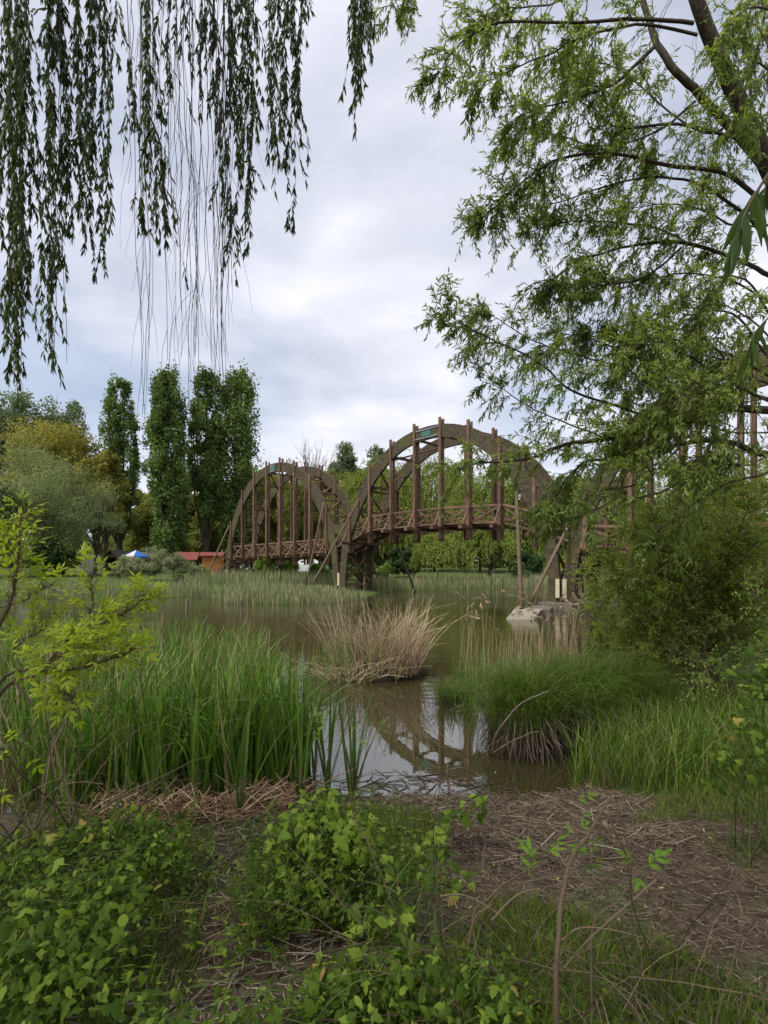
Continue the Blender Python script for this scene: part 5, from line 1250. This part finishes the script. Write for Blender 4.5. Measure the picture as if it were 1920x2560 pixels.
# ------------------------------------------------------------------ hop and bramble plants in the foreground
M['hop_leaf_lit'] = leaf_mat('hop_leaf_lit', [(0, (.13, .21, .02)), (.6, (.21, .31, .035)), (1, (.32, .42, .06))], .45, .45, per_object=True)  # lighter copy of the hop leaf; light falling on the mound put into colour
HL = leaf_proto('hop', 'hop_leaf'); HF = leaf_proto('hop', 'hop_leaf_lit'); OV = leaf_proto('ovate', 'hop_leaf'); OF = leaf_proto('ovate', 'hop_leaf_lit')
HL = [HL[0], OV[0], HL[1], OV[1], HL[2], OV[2], OV[0]]; HF = [HF[0], OF[1], HF[1], HF[2], OF[2]]
def hop_clump(base, spots, label, stems_n=24, leaf=(.035, .075), mat=None, name='hop_plant', per_leaf=300, extra=0, cat='plant', pro=HL, inner=.6):
    """spots: list of (centre, radii, count); the leaves that show most are single objects, the inner rest one mesh"""
    base = np.asarray(base, float); rt = thing(name, base, label, cat, 'leafy plants in the foreground')
    g = Geo(); cen = np.array([s[0] for s in spots], float)
    ends = []
    for q in range(stems_n):
        c, r, _ = spots[q % len(spots)]; e = np.array(c) + rng.normal(0, .45, 3) * r; b0 = base + rng.normal(0, .08, 3) * [1.5, 1.5, 0]; b0[2] = float(ground_z(b0[:1], b0[1:2])[0])
        m_ = (b0 + e) / 2 + rng.normal(0, .06, 3) + [0, 0, .08]; ends.append(spline([b0, m_, e], 8))
    tubes(g, np.array(ends), np.linspace(.004, .0015, 8)[None], 4, rng.random(len(ends))); put('stems', g, 'green_stem', rt)
    P, N = [], []
    for c, r, k in spots:
        v = rdir(k); v[:, 2] = np.abs(v[:, 2]) * 1.0 - .25 * rng.random(k); v[:, 1] -= .25; v = unit(v)
        P.append(np.array(c) + v * np.array(r) * rnd(.6, 1.08, k)[:, None]); N.append(v)
    P, N = np.concatenate(P), np.concatenate(N)
    gz = ground_z(P[:, 0], P[:, 1]); P[:, 2] = np.maximum(P[:, 2], gz + .03)
    N = unit(N * .7 + np.array([0, -.3, .75]) + rng.normal(0, .6, P.shape)); D = unit(np.cross(N, rng.normal(size=P.shape)) + np.array([0, -.5, -.35]))
    for q in range(min(len(P), per_leaf)):
        place('leaf', pro[q % len(pro)], rt, P[q], D[q], N[q], rnd(*leaf) * rnd(.55, 1.2))
    g = Geo(); c, r, k = cen[rng.integers(0, len(cen), extra or 200)], None, extra or 200
    rs = np.array([s[1] for s in spots])[rng.integers(0, len(spots), k)]
    Q = c + rdir(k) * rs * rnd(.1, inner + .25, k)[:, None]; Q[:, 2] = np.maximum(Q[:, 2], ground_z(Q[:, 0], Q[:, 1]) + .02)
    Nq = unit(np.array([0, -.2, 1.]) + rng.normal(0, .5, (k, 3))); Lq = rnd(*leaf, k) * rnd(.4, 1.0, k)
    h_ = k // 3
    leaves(g, Q[:h_], unit(np.cross(Nq, rng.normal(size=(k, 3))))[:h_], Nq[:h_], Lq[:h_], Lq[:h_], rng.random(h_) * .7, HOP)
    leaves(g, Q[h_:], unit(np.cross(Nq, rng.normal(size=(k, 3))))[h_:], Nq[h_:], Lq[h_:], Lq[h_:] * rnd(.3, .6, k - h_), rng.random(k - h_), LANCE); put('inner_foliage', g, 'hop_leaf_mass', rt, kind='stuff')
    return rt
def gz1(x, y): return float(ground_z(np.array([x]), np.array([y]))[0])
def spot(px, py, d, rx, rz, k, ry=None): return (at(px, py, d), np.array([rx, ry or rx, rz]), k)
hop_clump(on_ground(-.38, 2.75), [spot(800, 2035, 2.75, .17, .12, 64), spot(735, 2100, 2.7, .17, .15, 50), spot(840, 2110, 2.65, .2, .18, 70), spot(775, 2200, 2.6, .22, .16, 60), spot(895, 2110, 2.7, .15, .14, 40)],
          'rounded hop mound with bright leaves standing before the inlet', 40, (.03, .068), extra=700, per_leaf=290, pro=HF)
hop_clump(on_ground(-1.5, 2.2), [spot(60, 2380, 1.95, .3, .2, 60), spot(200, 2330, 2.05, .28, .2, 55), spot(120, 2250, 2.25, .3, .2, 55), spot(280, 2240, 2.3, .2, .14, 34), spot(40, 2480, 1.75, .25, .18, 50), spot(230, 2440, 1.85, .22, .16, 35)],
          'large dark hop thicket spilling from the left edge', 50, (.026, .064), extra=1300)
hop_clump(on_ground(-1.6, 3.4), [spot(330, 2070, 3.2, .3, .16, 60), spot(400, 2110, 2.95, .2, .1, 36), spot(180, 2110, 3.1, .3, .15, 60), spot(60, 2160, 2.8, .3, .15, 50), spot(260, 2170, 2.75, .22, .12, 36), spot(450, 2150, 2.95, .12, .05, 12)],
          'hop plants creeping in front of the cattail bed', 50, (.026, .06), extra=1100)
hop_clump(on_ground(.1, 2.1), [spot(1000, 2180, 2.4, .1, .12, 28), spot(1080, 2120, 2.35, .1, .06, 18), spot(1110, 2200, 2.2, .14, .08, 22), spot(960, 2290, 2.15, .14, .1, 34), spot(1010, 2400, 1.9, .2, .1, 36), spot(900, 2420, 1.9, .2, .1, 34)],
          'hop plant climbing dead stems in the middle of the foreground', 30, (.028, .065), extra=320)
hop_clump(on_ground(0., 1.75), [spot(1000, 2490, 1.72, .2, .12, 36), spot(1150, 2440, 1.75, .2, .12, 40), spot(860, 2500, 1.75, .22, .1, 36), spot(1240, 2520, 1.65, .16, .1, 30), spot(590, 2560, 1.6, .15, .07, 14), spot(400, 2530, 1.66, .14, .08, 16)],
          'low hop leaves spreading along the foreground edge', 36, (.022, .052), extra=650)
hop_clump(on_ground(2.45, 3.3), [spot(1880, 1700, 3.3, .2, .2, 46), spot(1850, 1820, 3.3, .22, .22, 50), spot(1900, 1930, 3.25, .18, .18, 36), spot(1920, 1740, 3.2, .16, .3, 50), spot(1930, 1620, 3.3, .14, .12, 24), spot(1810, 1900, 3.3, .12, .12, 16), spot(1790, 1960, 3.3, .08, .05, 8)],
          'hop vine hanging in a curtain at the right bank', 30, (.032, .065), extra=320)
hop_clump(on_ground(.25, 3.9), [spot(1190, 2000, 3.5, .1, .06, 16), spot(1160, 2030, 3.55, .14, .05, 16), spot(1110, 2060, 3.3, .1, .05, 8)], 'leafy shoot with a dark leaning stem at the water edge', 8, (.05, .09), extra=20)
# compound leaves on the small bare saplings
M['young_leaf'] = leaf_mat('young_leaf', [(0, (.13, .24, .03)), (1, (.22, .36, .05))], .45, .4, per_object=True)
YL = leaf_proto('pinnate', 'young_leaf')
def young(px, py, d, n, label, stem, r=.006, sz=(.06, .1), spread=.06):
    P = spline([np.asarray(q, float) for q in stem], 20); rt = thing('young_sapling', P[0], label, 'sapling', 'young saplings in the foreground')
    g = Geo(); tubes(g, P + rng.normal(0, .002, P.shape), np.linspace(r, r * .4, 20)[None], 6, .6); put('stem', g, 'vine', rt, smooth=True)
    c = at(px, py, d)
    for q in range(n):
        dv = unit(rng.normal(0, 1, 3) * [1, .6, .5] + [0, 0, .5]); place('leaf', YL[q % 3], rt, c + rng.normal(0, spread, 3) * [.4, .4, 1], dv, unit(np.array([0, -.3, 1.]) + rng.normal(0, .3, 3)), rnd(*sz))
b0 = on_ground(.55, 1.62)
young(1455, 2085, 1.9, 9, 'grey sapling stem with one tuft of fresh leaves beside the path', [b0, [.56, 1.66, .9], *pxl((1412, 2200, 1.8), (1440, 2130, 1.85), (1470, 2090, 1.85), (1510, 2020, 1.9), (1538, 1972, 1.95))], .0095)
young(1610, 2170, 2.0, 4, 'thin cane ending in a spray of pale leaflets over the litter', [on_ground(.7, 1.7), *pxl((1480, 2330, 1.85), (1540, 2260, 1.9), (1575, 2200, 1.95), (1620, 2165, 2.0))], .005, (.1, .13), .02)
young(1340, 2160, 1.95, 6, 'arching cane with broad fresh leaves before the litter', [on_ground(.45, 1.7), *pxl((1180, 2330, 1.85), (1230, 2240, 1.9), (1290, 2190, 1.92), (1360, 2150, 1.95))], .005, (.1, .13), .04)
young(800, 1810, 4.2, 5, 'thin upright sapling with yellow-green leaves before the cattails', [on_ground(-.55, 4.3), *pxl((790, 1950, 4.2), (795, 1860, 4.2), (798, 1800, 4.2))], .005, (.1, .14), .05)
young(925, 1830, 4.1, 5, 'slender leaning sapling at the inlet with scattered leaves', [on_ground(-.3, 4.2), *pxl((900, 1950, 4.1), (915, 1880, 4.1), (928, 1800, 4.1))], .004, (.06, .1), .12)
# upright willowherb shoots by the water
for px, py, top, lb in [(925, 2060, 1965, 'upright narrow-leaved shoot behind the hop mound'), (985, 2070, 1975, 'tallest narrow-leaved shoot at the water edge'), (1035, 2080, 2010, 'short narrow-leaved shoot next to the hop shoot'), (880, 2050, 1990, 'narrow-leaved shoot half hidden by the hop mound')]:
    d = 3.6; b0 = at(px, py, d); b0[2] = gz1(b0[0], b0[1]); e = at(px + 3, top, d)
    rt = thing('willowherb_shoot', b0, lb, 'plant', 'narrow-leaved shoots at the water edge'); P = spline([b0, (b0 + e) / 2, e], 12)
    g = Geo(); tubes(g, P, np.linspace(.004, .0015, 12)[None], 5, .4); put('stem', g, 'green_stem', rt)
    pro = leaf_proto('lance', 'hop_leaf')
    for q in range(26):
        f = .25 + .75 * q / 26; s, T = along(P[None], np.array([[f]])); a = q * 2.4; dv = [math.cos(a), math.sin(a), .35 + .8 * (f - .5)]
        place('leaf', pro[q % 3], rt, s[0, 0], dv, [0, 0, 1.], .085 * (1.15 - .6 * f))

# dead vine tangle in the right foreground
g = Geo(); n = 80
st = np.stack([rng.uniform(.1, 1.2, n), rng.uniform(1.45, 2.2, n), np.zeros(n)], -1); st[:, 2] = ground_z(st[:, 0], st[:, 1])
pp = twig_paths(st, np.stack([rng.normal(0, .45, n), rng.normal(0, .3, n), rnd(.8, 1.3, n)], -1), rnd(.5, 1.25, n), 10, rnd(.06, .3, n), .13)
tubes(g, pp, np.linspace(.0026, .001, 11)[None], 4, rng.random(n))
P, T = along(pp, .3 + .6 * rng.random((n, 2))); P, T = P.reshape(-1, 3), T.reshape(-1, 3)
tubes(g, twig_paths(P, T + rng.normal(0, .6, T.shape), rnd(.15, .5, len(P)), 7, .22, .16), np.linspace(.002, .0008, 8)[None], 3, rng.random(len(P)))
for arc in ([(1230, 2300, 1.8), (1290, 2240, 1.8), (1350, 2225, 1.8), (1400, 2270, 1.78)], [(1100, 2240, 1.9), (1160, 2238, 1.9), (1240, 2280, 1.85), (1290, 2330, 1.8)], [(1170, 2360, 1.85), (1190, 2290, 1.85), (1230, 2262, 1.85)], [(1405, 2350, 1.75), (1450, 2320, 1.75), (1530, 2325, 1.75), (1610, 2345, 1.75)], [(1640, 2200, 1.95), (1560, 2270, 1.85), (1470, 2350, 1.8), (1410, 2420, 1.75)]):
    P = spline(pxl(*arc), 16); tubes(g, P, np.linspace(.0042, .0022, 16)[None], 5, .8)
tag(put('vine_tangle', g, 'vine'), 'tangle of dead brown vine stems arching over the foreground grass', 'vines', kind='stuff')

# fine low herbs threading through the foreground leaves: whorls of narrow leaflets on thin stems
def herbs(poly, n, hr, label, per=18):
    g = Geo(); p = bed_points(n, poly); B = np.c_[p, ground_z(p[:, 0], p[:, 1])]
    pp = twig_paths(B, np.stack([rng.normal(0, .35, n), rng.normal(0, .35, n), np.ones(n)], -1), rnd(*hr, n), 5, .03, .12)
    tubes(g, pp, np.linspace(.0016, .0008, 6)[None], 3, .4, 1)
    f = .15 + .85 * rng.random((n, per)); P, T = along(pp, f); P, T = P.reshape(-1, 3), T.reshape(-1, 3); k = len(P)
    D = unit(np.cross(T, rdir(k)) + T * .35); L = rnd(.014, .042, k)
    leaves(g, P, D, unit(T + rng.normal(0, .3, (k, 3))), L, L * rnd(.22, .5, k), np.clip(np.repeat(rng.random(n), per) * .7 + rng.normal(.15, .12, k), 0, 1), LANCE)
    o = put('herb_layer', g, ['hop_leaf_mass', 'green_stem']); tag(o, label, 'herbs', kind='stuff')
herbs([(-2.5, 1.4), (-2.8, 4.1), (-1.5, 4.0), (-1.15, 2.8), (-.95, 1.4)], 900, (.1, .4), 'fine narrow-leaved herbs threading through the hop on the left')
herbs([(-.75, 2.3), (-.75, 3.2), (0, 3.3), (.1, 2.4)], 520, (.25, .6), 'fine whorled herbs growing through the rounded hop mound')
herbs([(-.5, 1.35), (-.5, 1.9), (.3, 2.3), (.9, 1.9), (1.1, 1.35)], 520, (.08, .3), 'fine herbs among the lowest foreground leaves')

# upright leafy shoots standing out of the hop
for q in range(22):
    px, py, d = [(60, 2200, 2.5), (150, 2120, 2.7), (250, 2230, 2.4), (330, 2160, 2.6), (420, 2240, 2.35), (90, 2330, 2.1), (190, 2290, 2.2), (300, 2330, 2.1), (380, 2380, 2.0), (480, 2270, 2.3), (560, 2330, 2.15), (620, 2280, 2.25), (690, 2080, 2.75), (760, 2030, 2.8), (840, 2070, 2.7), (880, 2330, 2.05), (820, 2400, 1.95), (960, 2360, 2.0), (1080, 2380, 1.9), (1180, 2400, 1.85), (330, 2440, 1.85), (30, 2420, 1.85)][q]
    e = at(px, py, d); b0 = on_ground(e[0] + rnd(-.08, .08), d + rnd(-.05, .05))
    e[2] = max(e[2], b0[2] + .16); look = 'lobed-leaved' if q % 3 == 0 else 'narrow-leaved'
    where = ('rising from the large dark hop thicket' if q in (5, 6, 7, 8, 20, 21) else 'rising from the hop creeping before the cattail bed' if q < 5 or q == 9 else 'standing at the bare litter between the hop plants' if q in (10, 11) else 'growing on top of the rounded hop mound' if q in (12, 13, 14) else 'among the low hop leaves of the foreground edge')
    rt = thing('leafy_shoot', b0, 'upright ' + look + ' shoot ' + where, 'plant', 'upright shoots among the hop')
    P = spline([b0, (b0 + e) / 2 + [rnd(-.02, .02), 0, .02], e], 10); g = Geo(); tubes(g, P, np.linspace(.0028, .0014, 10)[None], 4, .4); put('stem', g, 'green_stem', rt)
    for w in range(7):
        f = .3 + .7 * w / 6.5; sP, T = along(P[None], np.array([[min(f, .99)]])); a0 = w * 1.57 + rnd(0, .4)
        for sg in (0, np.pi):
            place('leaf', (HL if q % 3 == 0 else leaf_proto('lance', 'hop_leaf'))[w % 3], rt, sP[0, 0], [math.cos(a0 + sg), math.sin(a0 + sg), .25], [rnd(-.2, .2), rnd(-.2, .2), 1.], (.055 if q % 3 == 0 else .075) * (1.2 - .65 * f))

# flecks of scum and small leaves floating on the inlet
g = Geo(); p = bed_points(260, [(-.7, 4.9), (-.8, 6.5), (-.9, 9), (.9, 8.8), (1.0, 6.5), (1.6, 5.2), (.8, 4.85)]); n = len(p)
leaves(g, np.c_[p, np.full(n, .006)], np.c_[rng.normal(size=(n, 2)), np.zeros(n)], np.array([0, 0, 1.]) + rng.normal(0, .06, (n, 3)), rnd(.012, .05, n), rnd(.006, .014, n), rng.random(n), DIAM)
stuff('floating_debris', g, 'litter', 'specks of leaf and straw floating on the still inlet', 'debris')
